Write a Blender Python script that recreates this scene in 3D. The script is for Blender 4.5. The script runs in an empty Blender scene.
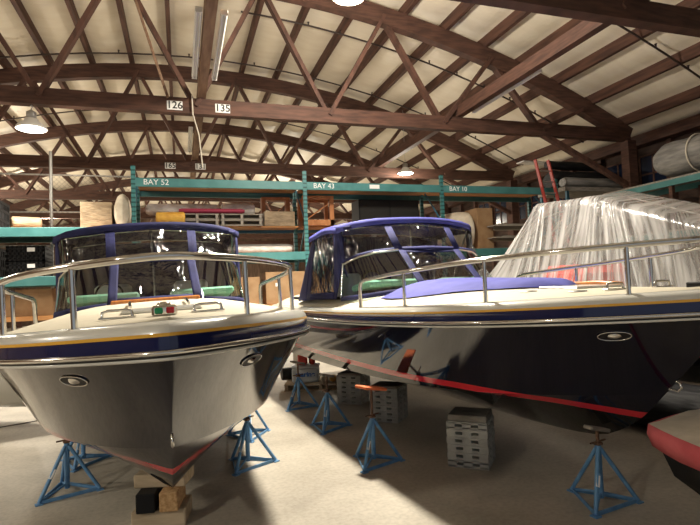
import bpy, math, random
from mathutils import Vector, Matrix, noise
R = random.Random(7)
C = bpy.context.scene.collection
V = Vector
TH = math.radians(18.1)          # the photographer faces 18 degrees right of the building's long axis
CT, ST = math.cos(TH), math.sin(TH)
def P(l, d, z=0.0):              # floor plan measured from where the photographer stands: l metres right, d metres ahead
    return V((l*CT + d*ST, -l*ST + d*CT, z))

# ------------------------------------------------------------------ materials
def mat(name, col, rough=0.5, metal=0.0, coat=0.0, spec=0.5, ior=1.45):
    m = bpy.data.materials.new(name); m.use_nodes = True
    b = m.node_tree.nodes['Principled BSDF']
    b.inputs['Base Color'].default_value = (*col, 1)
    b.inputs['Roughness'].default_value = rough
    b.inputs['Metallic'].default_value = metal
    b.inputs['Coat Weight'].default_value = coat
    b.inputs['Coat Roughness'].default_value = 0.03
    b.inputs['Specular IOR Level'].default_value = spec
    b.inputs['IOR'].default_value = ior
    return m
def N(m, t, **kw):
    n = m.node_tree.nodes.new(t)
    for k, v in kw.items():
        if k in n.inputs: n.inputs[k].default_value = v
        else: setattr(n, k, v)
    return n
def L(m, a, ao, b, bi): m.node_tree.links.new(a.outputs[ao], b.inputs[bi])
def noisy(m, c1, c2, scale=(3, 3, 3), nscale=2.0, detail=6, bump=0.0, bscale=None, lo=0.35, hi=0.65, rough=None, coord='Object'):
    """mottles a material between two colours with object-space noise, optionally with bump"""
    b = m.node_tree.nodes['Principled BSDF']
    tc = N(m, 'ShaderNodeTexCoord'); mp = N(m, 'ShaderNodeMapping'); mp.inputs['Scale'].default_value = scale
    L(m, tc, coord, mp, 'Vector')
    nz = N(m, 'ShaderNodeTexNoise'); nz.inputs['Scale'].default_value = nscale; nz.inputs['Detail'].default_value = detail
    L(m, mp, 'Vector', nz, 'Vector')
    rp = N(m, 'ShaderNodeValToRGB')
    rp.color_ramp.elements[0].position = lo; rp.color_ramp.elements[0].color = (*c1, 1)
    rp.color_ramp.elements[1].position = hi; rp.color_ramp.elements[1].color = (*c2, 1)
    L(m, nz, 'Fac', rp, 'Fac'); L(m, rp, 'Color', b, 'Base Color')
    if bump:
        n2 = N(m, 'ShaderNodeTexNoise'); n2.inputs['Scale'].default_value = bscale or nscale*3; n2.inputs['Detail'].default_value = 4
        L(m, mp, 'Vector', n2, 'Vector')
        bp = N(m, 'ShaderNodeBump'); bp.inputs['Strength'].default_value = bump; bp.inputs['Distance'].default_value = 0.02
        L(m, n2, 'Fac', bp, 'Height'); L(m, bp, 'Normal', b, 'Normal')
    return m
M = {}
M['timber'] = noisy(mat('timber', (.08,.03,.02), .75), (.052,.024,.016), (.105,.048,.032), (.8,.8,6), 3)
M['timber2'] = noisy(mat('timber_web', (.08,.03,.02), .75), (.055,.025,.017), (.11,.05,.034), (3,3,.8), 3)
M['purlin'] = noisy(mat('purlin_wood', (.08,.04,.025), .8), (.05,.022,.015), (.11,.05,.032), (6,.6,6), 2)
M['oldwood'] = noisy(mat('weathered_beam', (.2,.12,.08), .8), (.13,.07,.042), (.24,.15,.095), (6,.8,6), 2)
M['insul'] = noisy(mat('insulation_facing', (.7,.62,.48), .55), (.74,.66,.53), (.80,.73,.60), (.7,2.6,1), 1.4, 5, bump=.5, bscale=2.4)
M['pipe'] = mat('sprinkler_pipe', (.05,.035,.03), .5, .4)
M['white_metal'] = mat('white_enamel', (.75,.73,.68), .4)
M['tube'] = mat('fluorescent_tube_glass', (.82,.82,.78), .25)
M['galv'] = mat('galvanised_steel', (.42,.41,.39), .45, .7)
M['teal'] = noisy(mat('teal_rack_paint', (.03,.28,.27), .45), (.045,.165,.165), (.07,.215,.215), (1,1,1), 3)
M['teal2'] = mat('blue_rack_paint', (.03,.13,.2), .5)
M['deckboard'] = noisy(mat('shelf_board', (.4,.18,.06), .7), (.34,.14,.045), (.5,.24,.085), (.5,4,1), 3)
M['orangewood'] = noisy(mat('orange_wood', (.42,.17,.06), .6), (.32,.12,.04), (.48,.2,.075), (2,2,.6), 4)
M['teak'] = noisy(mat('varnished_teak', (.5,.17,.04), .3, coat=.5), (.42,.13,.03), (.6,.24,.06), (1,6,1), 4)
M['chrome'] = mat('polished_stainless', (.74,.73,.70), .13, 1.0)
M['black'] = mat('black_rubber', (.015,.014,.014), .5)
M['blackpl'] = mat('black_plastic', (.012,.012,.013), .5, spec=.2)
M['blueframe'] = noisy(mat('blue_stand_paint', (.06,.19,.46), .45), (.10,.25,.48), (.16,.35,.60), (1,1,1), 9)
M['rust'] = noisy(mat('rusty_screw', (.16,.08,.05), .7, .3), (.10,.05,.03), (.25,.15,.10), (1,1,1), 20)
M['blockwood'] = noisy(mat('pale_timber', (.5,.4,.27), .8), (.40,.31,.2), (.60,.48,.33), (.8,5,5), 3)
M['osb'] = noisy(mat('strand_board', (.5,.3,.14), .8), (.40,.22,.09), (.62,.40,.2), (1,1,1), 30)
M['greywood'] = noisy(mat('grey_wood', (.2,.18,.16), .85), (.20,.18,.155), (.34,.31,.265), (1,5,5), 4)
M['greyblock'] = noisy(mat('grey_block_plastic', (.36,.36,.33), .6), (.46,.46,.43), (.62,.62,.57), (1,1,1), 8)
M['card'] = noisy(mat('cardboard', (.42,.26,.13), .85), (.28,.165,.08), (.37,.235,.125), (1,1,1), 4)
M['paper'] = noisy(mat('brown_paper', (.35,.25,.15), .6), (.17,.12,.07), (.31,.23,.14), (1,1,3), 4, bump=.6)
M['label'] = mat('white_label', (.8,.8,.78), .6)
M['cream'] = mat('cream_gelcoat', (.66,.62,.50), .3, coat=.3)
M['nonskid'] = noisy(mat('cream_nonskid', (.76,.70,.54), .7), (.60,.55,.43), (.66,.61,.48), (1,1,1), 3, bump=.15, bscale=160)
M['gelwhite'] = mat('white_gelcoat', (.68,.67,.61), .25, coat=.4)
M['yellow'] = mat('gold_pinstripe', (.78,.42,.05), .35)
M['canvas'] = noisy(mat('navy_canvas', (.035,.04,.16), .8), (.009,.011,.06), (.016,.019,.095), (1,1,1), 3, bump=.35, bscale=9)
M['canvas_hi'] = noisy(mat('blue_cover_lit_top_canvas', (.10,.10,.40), .8), (.058,.062,.27), (.085,.09,.35), (1,1,1), 3, bump=.35, bscale=6)
M['dark'] = mat('dark_vinyl', (.02,.019,.018), .8, spec=.2)  # even near-black for cockpit liner, crate contents and cabinet doors
M['seat'] = mat('seafoam_vinyl', (.42,.72,.58), .5)
M['seatw'] = mat('white_vinyl', (.8,.78,.72), .5)
M['red'] = mat('red_plastic', (.7,.05,.03), .4)
M['redlens'] = mat('red_lens', (.35,.01,.02), .15)
M['greenlens'] = mat('green_lens', (.01,.22,.09), .15)
M['orange'] = mat('orange_pad', (.75,.19,.07), .7)
M['yellowf'] = noisy(mat('yellow_fender', (.6,.33,.05), .5), (.52,.27,.04), (.68,.40,.07))
M['offwhite'] = noisy(mat('offwhite_cloth', (.68,.6,.47), .85), (.56,.48,.36), (.75,.68,.55), (1,1,1), 4, bump=.6, bscale=7)
M['pinkcloth'] = noisy(mat('pale_tarp', (.6,.55,.5), .7), (.45,.40,.36), (.75,.70,.66), (1,2,2), 5, bump=.8, bscale=9)
M['burg'] = mat('burgundy_cloth', (.25,.02,.05), .7)
M['greytarp'] = noisy(mat('grey_tarp', (.2,.19,.18), .5), (.13,.125,.12), (.30,.29,.27), (.6,3,3), 3, bump=.8, bscale=6)
M['blacktarp'] = noisy(mat('black_tarp', (.02,.02,.022), .55, spec=.25), (.008,.008,.009), (.02,.02,.021), (.6,3,3), 3, bump=.8, bscale=6)
M['ladred'] = mat('red_ladder_rail', (.35,.045,.035), .45)
M['coolerw'] = mat('white_cooler', (.72,.76,.78), .4)
M['inkblue'] = mat('blue_ink', (.05,.16,.5), .6)
M['inkblack'] = mat('black_ink', (.02,.02,.02), .7)
M['wallwood'] = noisy(mat('dark_wall_boards', (.05,.028,.02), .85), (.03,.018,.013), (.075,.042,.03), (1,1,4), 2)
M['darkglass'] = mat('dusky_window_glass', (.008,.014,.035), .15)
M['backwall'] = noisy(mat('back_wall_boards', (.12,.08,.05), .85), (.09,.055,.035), (.16,.105,.07), (3,3,.5), 2)
M['tarpbeige'] = noisy(mat('beige_cover_canvas', (.50,.43,.33), .8), (.54,.48,.39), (.68,.61,.51), (1,1,1), 4, bump=.4, bscale=8)
M['tarpred'] = noisy(mat('red_cover_skirt', (.42,.06,.075), .8), (.50,.085,.10), (.64,.14,.16), (1,1,1), 4, bump=.4, bscale=8)
M['rope'] = mat('pale_rope', (.6,.55,.45), .9)
M['greenleg'] = mat('green_paint', (.03,.25,.15), .5)

# concrete floor
m = M['floor'] = mat('concrete', (.4,.36,.3), .55)
noisy(m, (.43,.39,.32), (.58,.53,.44), (1,1,1), 1.3, 10, bump=.12, bscale=40, lo=.3, hi=.7)
b = m.node_tree.nodes['Principled BSDF']
src = [l for l in m.node_tree.links if l.to_socket == b.inputs['Base Color']][0].from_node
st = N(m, 'ShaderNodeTexNoise'); st.inputs['Scale'].default_value = .45; st.inputs['Detail'].default_value = 8
tc = N(m, 'ShaderNodeTexCoord'); L(m, tc, 'Object', st, 'Vector')
rr = N(m, 'ShaderNodeValToRGB'); rr.color_ramp.elements[0].position = .36; rr.color_ramp.elements[1].position = .55
rr.color_ramp.elements[0].color = (.74,.73,.72,1)
L(m, st, 'Fac', rr, 'Fac')
vo = N(m, 'ShaderNodeTexNoise'); vo.inputs['Scale'].default_value = 22; vo.inputs['Detail'].default_value = 10
L(m, tc, 'Object', vo, 'Vector')
r2 = N(m, 'ShaderNodeValToRGB'); r2.color_ramp.elements[0].position = .3; r2.color_ramp.elements[1].position = .6
r2.color_ramp.elements[0].color = (.82,.82,.82,1); L(m, vo, 'Fac', r2, 'Fac')
x1 = N(m, 'ShaderNodeMix', data_type='RGBA', blend_type='MULTIPLY'); x1.inputs[0].default_value = 1
x2 = N(m, 'ShaderNodeMix', data_type='RGBA', blend_type='MULTIPLY'); x2.inputs[0].default_value = 1
m.node_tree.links.new(src.outputs['Color'], x1.inputs[6]); m.node_tree.links.new(rr.outputs['Color'], x1.inputs[7])
m.node_tree.links.new(x1.outputs[2], x2.inputs[6]); m.node_tree.links.new(r2.outputs['Color'], x2.inputs[7])
m.node_tree.links.new(x2.outputs[2], b.inputs['Base Color'])

# hull paint: navy gelcoat, red boot stripe and dark bottom paint, split by a per-vertex height above the boot line
def hull_mat(name, top, bottom, stripe):
    m = mat(name, top, .08, 0, 1.0, .5, 1.45)
    b = m.node_tree.nodes['Principled BSDF']
    b.inputs['Coat IOR'].default_value = 1.37; b.inputs['Coat Roughness'].default_value = .015
    a = N(m, 'ShaderNodeAttribute', attribute_name='boot')
    rp = N(m, 'ShaderNodeValToRGB'); e = rp.color_ramp.elements; rp.color_ramp.interpolation = 'CONSTANT'
    mr = N(m, 'ShaderNodeMapRange'); mr.inputs['From Min'].default_value = -1; mr.inputs['From Max'].default_value = 1
    L(m, a, 'Fac', mr, 'Value'); L(m, mr, 'Result', rp, 'Fac')
    e[0].position = 0; e[0].color = (*bottom, 1); e[1].position = .5-.016; e[1].color = (*stripe, 1)
    n = e.new(.5+.016); n.color = (*top, 1)
    L(m, rp, 'Color', b, 'Base Color')
    r3 = N(m, 'ShaderNodeValToRGB'); r3.color_ramp.interpolation = 'CONSTANT'
    r3.color_ramp.elements[0].color = (.35,.35,.35,1); r3.color_ramp.elements[1].position = .484; r3.color_ramp.elements[1].color = (1,1,1,1)
    L(m, mr, 'Result', r3, 'Fac'); L(m, r3, 'Color', b, 'Coat Weight')
    return m
M['navyhull'] = hull_mat('navy_gelcoat', (.0018,.003,.013), (.010,.0095,.009), (.62,.025,.04))
M['navyband'] = mat('navy_sheer_gelcoat', (.010,.015,.075), .1, 0, .5)
M['whitehull'] = hull_mat('white_hull_gelcoat', (.75,.74,.70), (.05,.05,.06), (.5,.03,.03))

# clear vinyl and glass
def clear_mat(name, tint, rough, bump, bscale, refl=1.5, sc=(1,1,1)):
    m = bpy.data.materials.new(name); m.use_nodes = True; nt = m.node_tree; nt.nodes.clear()
    o = nt.nodes.new('ShaderNodeOutputMaterial')
    tr = nt.nodes.new('ShaderNodeBsdfTransparent'); tr.inputs['Color'].default_value = (*tint, 1)
    gl = nt.nodes.new('ShaderNodeBsdfGlossy'); gl.inputs['Roughness'].default_value = rough; gl.inputs['Color'].default_value = (1,1,1,1)
    fr = nt.nodes.new('ShaderNodeMapRange'); lw = nt.nodes.new('ShaderNodeLayerWeight'); lw.inputs['Blend'].default_value = .5
    pw = nt.nodes.new('ShaderNodeMath'); pw.operation = 'POWER'; pw.inputs[1].default_value = 4.0
    nt.links.new(lw.outputs['Facing'], pw.inputs[0]); nt.links.new(pw.outputs[0], fr.inputs['Value'])
    fr.inputs['To Min'].default_value = refl; fr.inputs['To Max'].default_value = .75
    mx = nt.nodes.new('ShaderNodeMixShader')
    if bump:
        tc = nt.nodes.new('ShaderNodeTexCoord'); mp = nt.nodes.new('ShaderNodeMapping'); mp.inputs['Scale'].default_value = sc
        nz = nt.nodes.new('ShaderNodeTexNoise'); nz.inputs['Scale'].default_value = bscale; nz.inputs['Detail'].default_value = 3
        nz.inputs['Distortion'].default_value = .6
        bp = nt.nodes.new('ShaderNodeBump'); bp.inputs['Strength'].default_value = bump; bp.inputs['Distance'].default_value = .11
        nt.links.new(tc.outputs['Object'], mp.inputs['Vector']); nt.links.new(mp.outputs['Vector'], nz.inputs['Vector'])
        nt.links.new(nz.outputs['Fac'], bp.inputs['Height'])
        nt.links.new(bp.outputs['Normal'], gl.inputs['Normal']); nt.links.new(bp.outputs['Normal'], lw.inputs['Normal'])
    nt.links.new(fr.outputs['Result'], mx.inputs['Fac']); nt.links.new(tr.outputs[0], mx.inputs[1]); nt.links.new(gl.outputs[0], mx.inputs[2])
    nt.links.new(mx.outputs[0], o.inputs['Surface'])
    return m
M['vinyl'] = clear_mat('clear_vinyl', (.62,.62,.61), .09, 1.0, 2.2, .085, (1.6,1.6,.8))
M['glass'] = clear_mat('tinted_glass', (.72,.86,.80), .02, 0, 1, .08)

# plastic sheeting over the wrapped boat
def film_mat():
    m = bpy.data.materials.new('clear_plastic_sheet'); m.use_nodes = True; nt = m.node_tree; nt.nodes.clear()
    o = nt.nodes.new('ShaderNodeOutputMaterial')
    uv = nt.nodes.new('ShaderNodeTexCoord'); mp = nt.nodes.new('ShaderNodeMapping'); mp.inputs['Scale'].default_value = (64, .8, 1)
    nz = nt.nodes.new('ShaderNodeTexNoise'); nz.inputs['Scale'].default_value = 2.0; nz.inputs['Detail'].default_value = 6
    nz.inputs['Distortion'].default_value = .5
    nt.links.new(uv.outputs['UV'], mp.inputs['Vector']); nt.links.new(mp.outputs['Vector'], nz.inputs['Vector'])
    rp = nt.nodes.new('ShaderNodeValToRGB'); e = rp.color_ramp.elements
    e[0].position = .40; e[0].color = (.16,.16,.16,1); e[1].position = .66; e[1].color = (.88,.88,.88,1)
    nt.links.new(nz.outputs['Fac'], rp.inputs['Fac'])
    bp = nt.nodes.new('ShaderNodeBump'); bp.inputs['Strength'].default_value = .6; bp.inputs['Distance'].default_value = .06
    nt.links.new(nz.outputs['Fac'], bp.inputs['Height'])
    tr = nt.nodes.new('ShaderNodeBsdfTransparent'); tr.inputs['Color'].default_value = (.93,.93,.92,1)
    df = nt.nodes.new('ShaderNodeBsdfDiffuse'); df.inputs['Color'].default_value = (.66,.655,.645,1)
    tl = nt.nodes.new('ShaderNodeBsdfTranslucent'); tl.inputs['Color'].default_value = (.7,.69,.68,1)
    gl = nt.nodes.new('ShaderNodeBsdfGlossy'); gl.inputs['Roughness'].default_value = .18
    for n in (df, gl): nt.links.new(bp.outputs['Normal'], n.inputs['Normal'])
    a = nt.nodes.new('ShaderNodeMixShader'); a.inputs['Fac'].default_value = .25
    nt.links.new(df.outputs[0], a.inputs[1]); nt.links.new(tl.outputs[0], a.inputs[2])
    c = nt.nodes.new('ShaderNodeMixShader'); c.inputs['Fac'].default_value = .28
    nt.links.new(a.outputs[0], c.inputs[1]); nt.links.new(gl.outputs[0], c.inputs[2])
    d = nt.nodes.new('ShaderNodeMixShader'); nt.links.new(rp.outputs['Color'], d.inputs['Fac'])
    nt.links.new(tr.outputs[0], d.inputs[1]); nt.links.new(c.outputs[0], d.inputs[2])
    nt.links.new(d.outputs[0], o.inputs['Surface'])
    return m
M['film'] = film_mat()
def emit_mat(name, col, s):
    m = bpy.data.materials.new(name); m.use_nodes = True
    b = m.node_tree.nodes['Principled BSDF']; b.inputs['Base Color'].default_value = (*col, 1)
    b.inputs['Emission Color'].default_value = (*col, 1); b.inputs['Emission Strength'].default_value = s
    return m
M['lampface'] = emit_mat('lit_lamp_face', (1, .95, .84), 60)
# rack upright paint with punched slots
m = M['upright'] = mat('punched_teal_upright', (.03,.28,.27), .45)
tc = N(m, 'ShaderNodeTexCoord'); sp = N(m, 'ShaderNodeSeparateXYZ'); L(m, tc, 'Object', sp, 'Vector')
mu = N(m, 'ShaderNodeMath', operation='MULTIPLY'); mu.inputs[1].default_value = 10; L(m, sp, 'Z', mu, 0)
fc = N(m, 'ShaderNodeMath', operation='FRACT'); L(m, mu, 'Value', fc, 0)
gt = N(m, 'ShaderNodeMath', operation='GREATER_THAN'); gt.inputs[1].default_value = .62; L(m, fc, 'Value', gt, 0)
mx = N(m, 'ShaderNodeMix', data_type='RGBA'); m.node_tree.links.new(gt.outputs[0], mx.inputs[0])
mx.inputs[6].default_value = (.05,.18,.18,1); mx.inputs[7].default_value = (.015,.07,.07,1)
m.node_tree.links.new(mx.outputs[2], m.node_tree.nodes['Principled BSDF'].inputs['Base Color'])

# ------------------------------------------------------------------ mesh helpers
class MB:
    def __init__(s): s.v = []; s.f = []; s.sm = []
    def add(s, vs, fs, smooth=False):
        o = len(s.v); s.v += [tuple(x) for x in vs]
        for f in fs: s.f.append(tuple(i+o for i in f)); s.sm.append(smooth)
        return s
    def box(s, c, size, rot=None, bev=0.0):
        hx, hy, hz = size[0]/2, size[1]/2, size[2]/2
        rot = rot or Matrix.Identity(3)
        if not bev:
            pts = [V((x,y,z)) for z in (-hz,hz) for y in (-hy,hy) for x in (-hx,hx)]
            fs = [(0,2,3,1),(4,5,7,6),(0,1,5,4),(2,6,7,3),(0,4,6,2),(1,3,7,5)]
        else:
            bev = min(bev, hx*.9, hy*.9, hz*.9); pts = []
            def corner(sx,sy,sz):
                return [V((sx*hx,sy*(hy-bev),sz*(hz-bev))), V((sx*(hx-bev),sy*hy,sz*(hz-bev))), V((sx*(hx-bev),sy*(hy-bev),sz*hz))]
            idx = {}
            for sx in (-1,1):
                for sy in (-1,1):
                    for sz in (-1,1):
                        idx[sx,sy,sz] = len(pts); pts += corner(sx,sy,sz)
            g = lambda sx,sy,sz,k: idx[sx,sy,sz]+k
            fs = []
            for sg in (-1,1):
                q = [(-1,-1),(1,-1),(1,1),(-1,1)]
                a = [g(sg,y,z,0) for y,z in q]; b = [g(x,sg,z,1) for x,z in q]; c2 = [g(x,y,sg,2) for x,y in q]
                fs += [a if sg>0 else a[::-1], b[::-1] if sg>0 else b, c2 if sg>0 else c2[::-1]]
            for y in (-1,1):
                for z in (-1,1): fs.append((g(-1,y,z,1),g(1,y,z,1),g(1,y,z,2),g(-1,y,z,2)))
            for x in (-1,1):
                for z in (-1,1): fs.append((g(x,-1,z,0),g(x,1,z,0),g(x,1,z,2),g(x,-1,z,2)))
                for y in (-1,1): fs.append((g(x,y,-1,0),g(x,y,1,0),g(x,y,1,1),g(x,y,-1,1)))
            for k in idx: fs.append((idx[k],idx[k]+1,idx[k]+2))
        return s.add([V(c) + rot @ p for p in pts], fs)
    def bar(s, a, b, w, h, up=(0,0,1)):
        a, b = V(a), V(b); d = (b-a); ln = d.length; d.normalize(); up = V(up)
        if abs(d.dot(up)) > .99: up = V((0,1,0))
        x = d.cross(up).normalized(); y = x.cross(d).normalized()
        rot = Matrix((x, d, y)).transposed()
        return s.box((a+b)/2, (w, ln, h), rot)
    def tube(s, pts, r, n=10, cap=True, closed=False):
        pts = [V(p) for p in pts]; m = len(pts); rs = r if isinstance(r, (list,tuple)) else [r]*m
        vs = []; prev = None
        for i in range(m):
            if closed: t = pts[(i+1)%m] - pts[i-1]
            else: t = pts[min(i+1,m-1)] - pts[max(i-1,0)]
            if t.length < 1e-9: t = V((0,0,1))
            t.normalize()
            if prev is None:
                u = V((0,0,1)) if abs(t.z) < .9 else V((1,0,0)); x = t.cross(u).normalized()
            else:
                x = prev - t*prev.dot(t)
                x = x.normalized() if x.length > 1e-6 else t.orthogonal().normalized()
            prev = x; y = t.cross(x)
            for k in range(n):
                a = 2*math.pi*k/n; vs.append(pts[i] + (x*math.cos(a) + y*math.sin(a))*rs[i])
        fs = []
        for i in range(m if closed else m-1):
            j = (i+1) % m
            for k in range(n): fs.append((i*n+k, i*n+(k+1)%n, j*n+(k+1)%n, j*n+k))
        s.add(vs, fs, True)
        if cap and not closed: s.add(vs[:n], [tuple(range(n))[::-1]]); s.add(vs[-n:], [tuple(range(n))])
        return s
    def lathe(s, prof, c=(0,0,0), n=24, axis='Z'):
        vs = []
        for r, z in prof:
            for k in range(n):
                a = 2*math.pi*k/n; p = (r*math.cos(a), r*math.sin(a), z)
                if axis == 'X': p = (p[2], p[0], p[1])
                if axis == 'Y': p = (p[1], p[2], p[0])
                vs.append(V(c) + V(p))
        fs = []
        for i in range(len(prof)-1):
            for k in range(n): fs.append((i*n+k, i*n+(k+1)%n, (i+1)*n+(k+1)%n, (i+1)*n+k))
        return s.add(vs, fs, True)
    def grid(s, rows, smooth=True, closed=False):
        n = len(rows[0]); vs = [p for r in rows for p in r]; fs = []
        for i in range(len(rows)-1):
            for k in range(n if closed else n-1):
                fs.append((i*n+k, i*n+(k+1)%n, (i+1)*n+(k+1)%n, (i+1)*n+k))
        return s.add(vs, fs, smooth)
    def mesh(s, name, m):
        me = bpy.data.meshes.new(name); me.from_pydata(s.v, [], s.f)
        me.polygons.foreach_set('use_smooth', s.sm); me.materials.append(M[m] if isinstance(m, str) else m)
        me.update(); return me
    def build(s, name, m, parent=None, label=None, solid=0.0, loc=None):
        o = bpy.data.objects.new(name, s.mesh(name, m)); C.objects.link(o)
        if parent: o.parent = parent
        if loc is not None: o.location = loc
        if label: o['label'] = label
        if solid:
            md = o.modifiers.new('thickness', 'SOLIDIFY'); md.thickness = solid; md.offset = 0
        return o
def tag(o, label, cat, group=None, kind=None):
    o['label'] = label; o['category'] = cat
    if group: o['group'] = group
    if kind: o['kind'] = kind
    return o
def thing(name, label, cat, loc=(0,0,0), rz=0.0, group=None):
    o = bpy.data.objects.new(name, None); C.objects.link(o); o.empty_display_size = .2
    o.location = loc; o.rotation_euler = (0,0,rz); return tag(o, label, cat, group)
def struct(o): o['kind'] = 'structure'; return o
KIDS = {}
def dup(root, loc=None, rz=None, label=None, group=None, deltas=None):
    def cp(o, parent):
        c = o.copy(); C.objects.link(c)
        if parent: c.parent = parent
        for ch in [x for x in bpy.data.objects if x.parent == o]: cp(ch, c)
        return c
    r = cp(root, None)
    if loc is not None: r.location = loc
    if rz is not None: r.rotation_euler = (0,0,rz)
    if label: r['label'] = label
    if group: r['group'] = group
    return r
def text(name, s, size, m, parent, loc, rot, ex=.004, squash=1.0, bold=0.0):
    cu = bpy.data.curves.new(name, 'FONT'); cu.body = s; cu.size = size; cu.extrude = ex; cu.align_x = 'CENTER'; cu.align_y = 'CENTER'; cu.offset = bold
    o = bpy.data.objects.new(name, cu); C.objects.link(o)
    dg = bpy.context.evaluated_depsgraph_get(); me = bpy.data.meshes.new_from_object(o.evaluated_get(dg))
    bpy.data.objects.remove(o); o = bpy.data.objects.new(name, me); C.objects.link(o)
    me.materials.clear(); me.materials.append(M[m]); o.parent = parent; o.location = loc; o.rotation_euler = rot; o.scale = (squash,1,1)
    return o
def interp(t, x):
    if x <= t[0][0]: return t[0][1]
    for (a, fa), (b, fb) in zip(t, t[1:]):
        if x <= b: return fa + (fb-fa)*(x-a)/(b-a)
    return t[-1][1]
ORD = ['first','second','third','fourth','fifth','sixth','seventh','eighth','ninth','tenth','eleventh','twelfth','thirteenth','fourteenth',
       'fifteenth','sixteenth','seventeenth','eighteenth','nineteenth','twentieth']

# ------------------------------------------------------------------ the building
XE, PAN, NP = 12.2, 2.95, 8                      # right bearing of the trusses, panel width, number of panels
X0 = XE - PAN*NP; XC = (X0+XE)/2
ZC = 6.05
KA = 2.95/(PAN*NP/2)**2
def arch(x): return 9.0 - KA*(x-XC)**2
TY = [5.94 + 5.48*i for i in range(8)]
struct(MB().add([(-12.4,-9,0),(13.2,-9,0),(13.2,47,0),(-12.4,47,0)], [(0,1,2,3)]).build('floor', 'floor'))
# roof lining: insulation blankets sagging between the purlins
NPUR = 22; psp = (XE-.15 - (X0+.15))/(NPUR-1)
PX = [X0+.15 + psp*i for i in range(NPUR)]
rows = []
ny = 112
for j in range(ny+1):
    y = -9 + 56*j/ny; r = []
    for i in range(-1, NPUR):
        for q in range(6):
            f = q/6; x = PX[0] + psp*(i+f)
            sag = .10*math.sin(math.pi*f)
            w = .05*noise.noise(V((x*.9, y*1.7, 3.1)))*math.sin(math.pi*f)
            r.append((x, y, arch(min(max(x, X0), XE+.6)) + .47 - sag + w))
    r.append((XE+.9, y, arch(XE+.6)+.42)); rows.append(r)
struct(MB().grid(rows).build('ceiling', 'insul'))
for i, x in enumerate(PX):
    k = NPUR-1-i
    w = (ORD[k] if k < 20 else 'far left ' + ORD[NPUR-1-k])
    lab = ('dark timber roof purlin, the %s counting from the right eave' % ORD[k]) if k < 20 else ('dark timber roof purlin, the %s counting from the left eave' % ORD[i])
    o = MB().bar((x,-9,0), (x,47,0), .11, .27).build('roof_purlin', 'purlin', loc=(0,0,arch(x)+.335))
    tag(o, lab, 'purlin', 'purlins under the roof')
# trusses
def arch_mb():
    b = MB(); n = 30; rows = []
    for i in range(n+1):
        x = X0 + (XE-X0)*i/n; z = arch(x); sl = math.atan(-2*KA*(x-XC)); dx, dz = -math.sin(sl), math.cos(sl)
        h = .21
        rows.append([(x-dx*h,-.11,z-dz*h),(x-dx*h,.11,z-dz*h),(x+dx*h,.11,z+dz*h),(x+dx*h,-.11,z+dz*h)])
    b.grid(rows, False, True); b.add(rows[0], [(0,1,2,3)]); b.add(rows[-1], [(3,2,1,0)]); return b
TR = thing('roof_truss', 'x', 'truss', (0,TY[0],0), 0, 'bowstring roof trusses')
arch_mb().build('top_chord', 'timber', TR)
MB().box(((X0+XE)/2,0,ZC), (XE-X0,.2,.33)).build('bottom_chord', 'timber', TR)
for k in range(NP):
    xb0, xb1, xt = XE-PAN*k, XE-PAN*(k+1), XE-PAN*(k+.5)
    if k > 0: MB().bar((xb0,.05,ZC), (xt,.05,arch(xt)), .09, .19, (0,1,0)).build('web', 'timber2', TR)
    if k < NP-1: MB().bar((xb1,-.05,ZC), (xt,-.05,arch(xt)), .09, .19, (0,1,0)).build('web', 'timber2', TR)
for sx, xx in ((1, XE), (-1, X0)):
    MB().box((xx,0,2.95), (.3,.26,5.9)).build('column', 'timber', TR)
    MB().bar((xx-sx*.05,0,4.6), (xx-sx*PAN,0,ZC-.1), .12, .16, (0,1,0)).build('knee_brace', 'timber2', TR)
names = ['nearest bowstring truss, its timber bottom chord cutting across the upper right corner',
         'timber bowstring truss whose bottom chord carries the 126 and 135 plates',
         'timber bowstring truss just behind the green rack, second beyond the camera side one',
         'timber bowstring truss third behind the one with the 126 plate, low over the rack',
         'dark bowstring truss fourth in depth, seen between the fence posts',
         'dark bowstring truss fifth in depth, small beyond the racks',
         'dark bowstring truss sixth in depth near the far end wall',
         'dark bowstring truss seventh in depth, furthest one by the end wall']
TRS = [TR]; TR['label'] = names[0]
for i in range(1, 8): TRS.append(dup(TR, (0,TY[i],0), label=names[i]))
# number plates on the chords
def plate(s, x, y, z, lab):
    o = MB().box((0,0,0), (.31,.012,.19), None, .004).build('number_plate', 'label', loc=(x,y,z))
    tag(o, lab, 'number plate'); text('lettering', s, .215, 'inkblack', o, (0,-.008,0), (math.pi/2,0,0), .003, 1.0, .003); return o
plate('126', -.03, TY[1]-.107, ZC-.02, 'white plate reading 126 on the brown truss chord')
plate('135', .95, TY[1]-.107, ZC-.02, 'white plate reading 135 on the truss chord, right of 126')
plate('165', -.22, TY[2]-.107, ZC-.02, 'small number plate on the farther truss chord above the rack, left one')
plate('131', .68, TY[2]-.107, ZC-.02, 'small number plate on the farther truss chord above the rack, right one')
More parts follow.
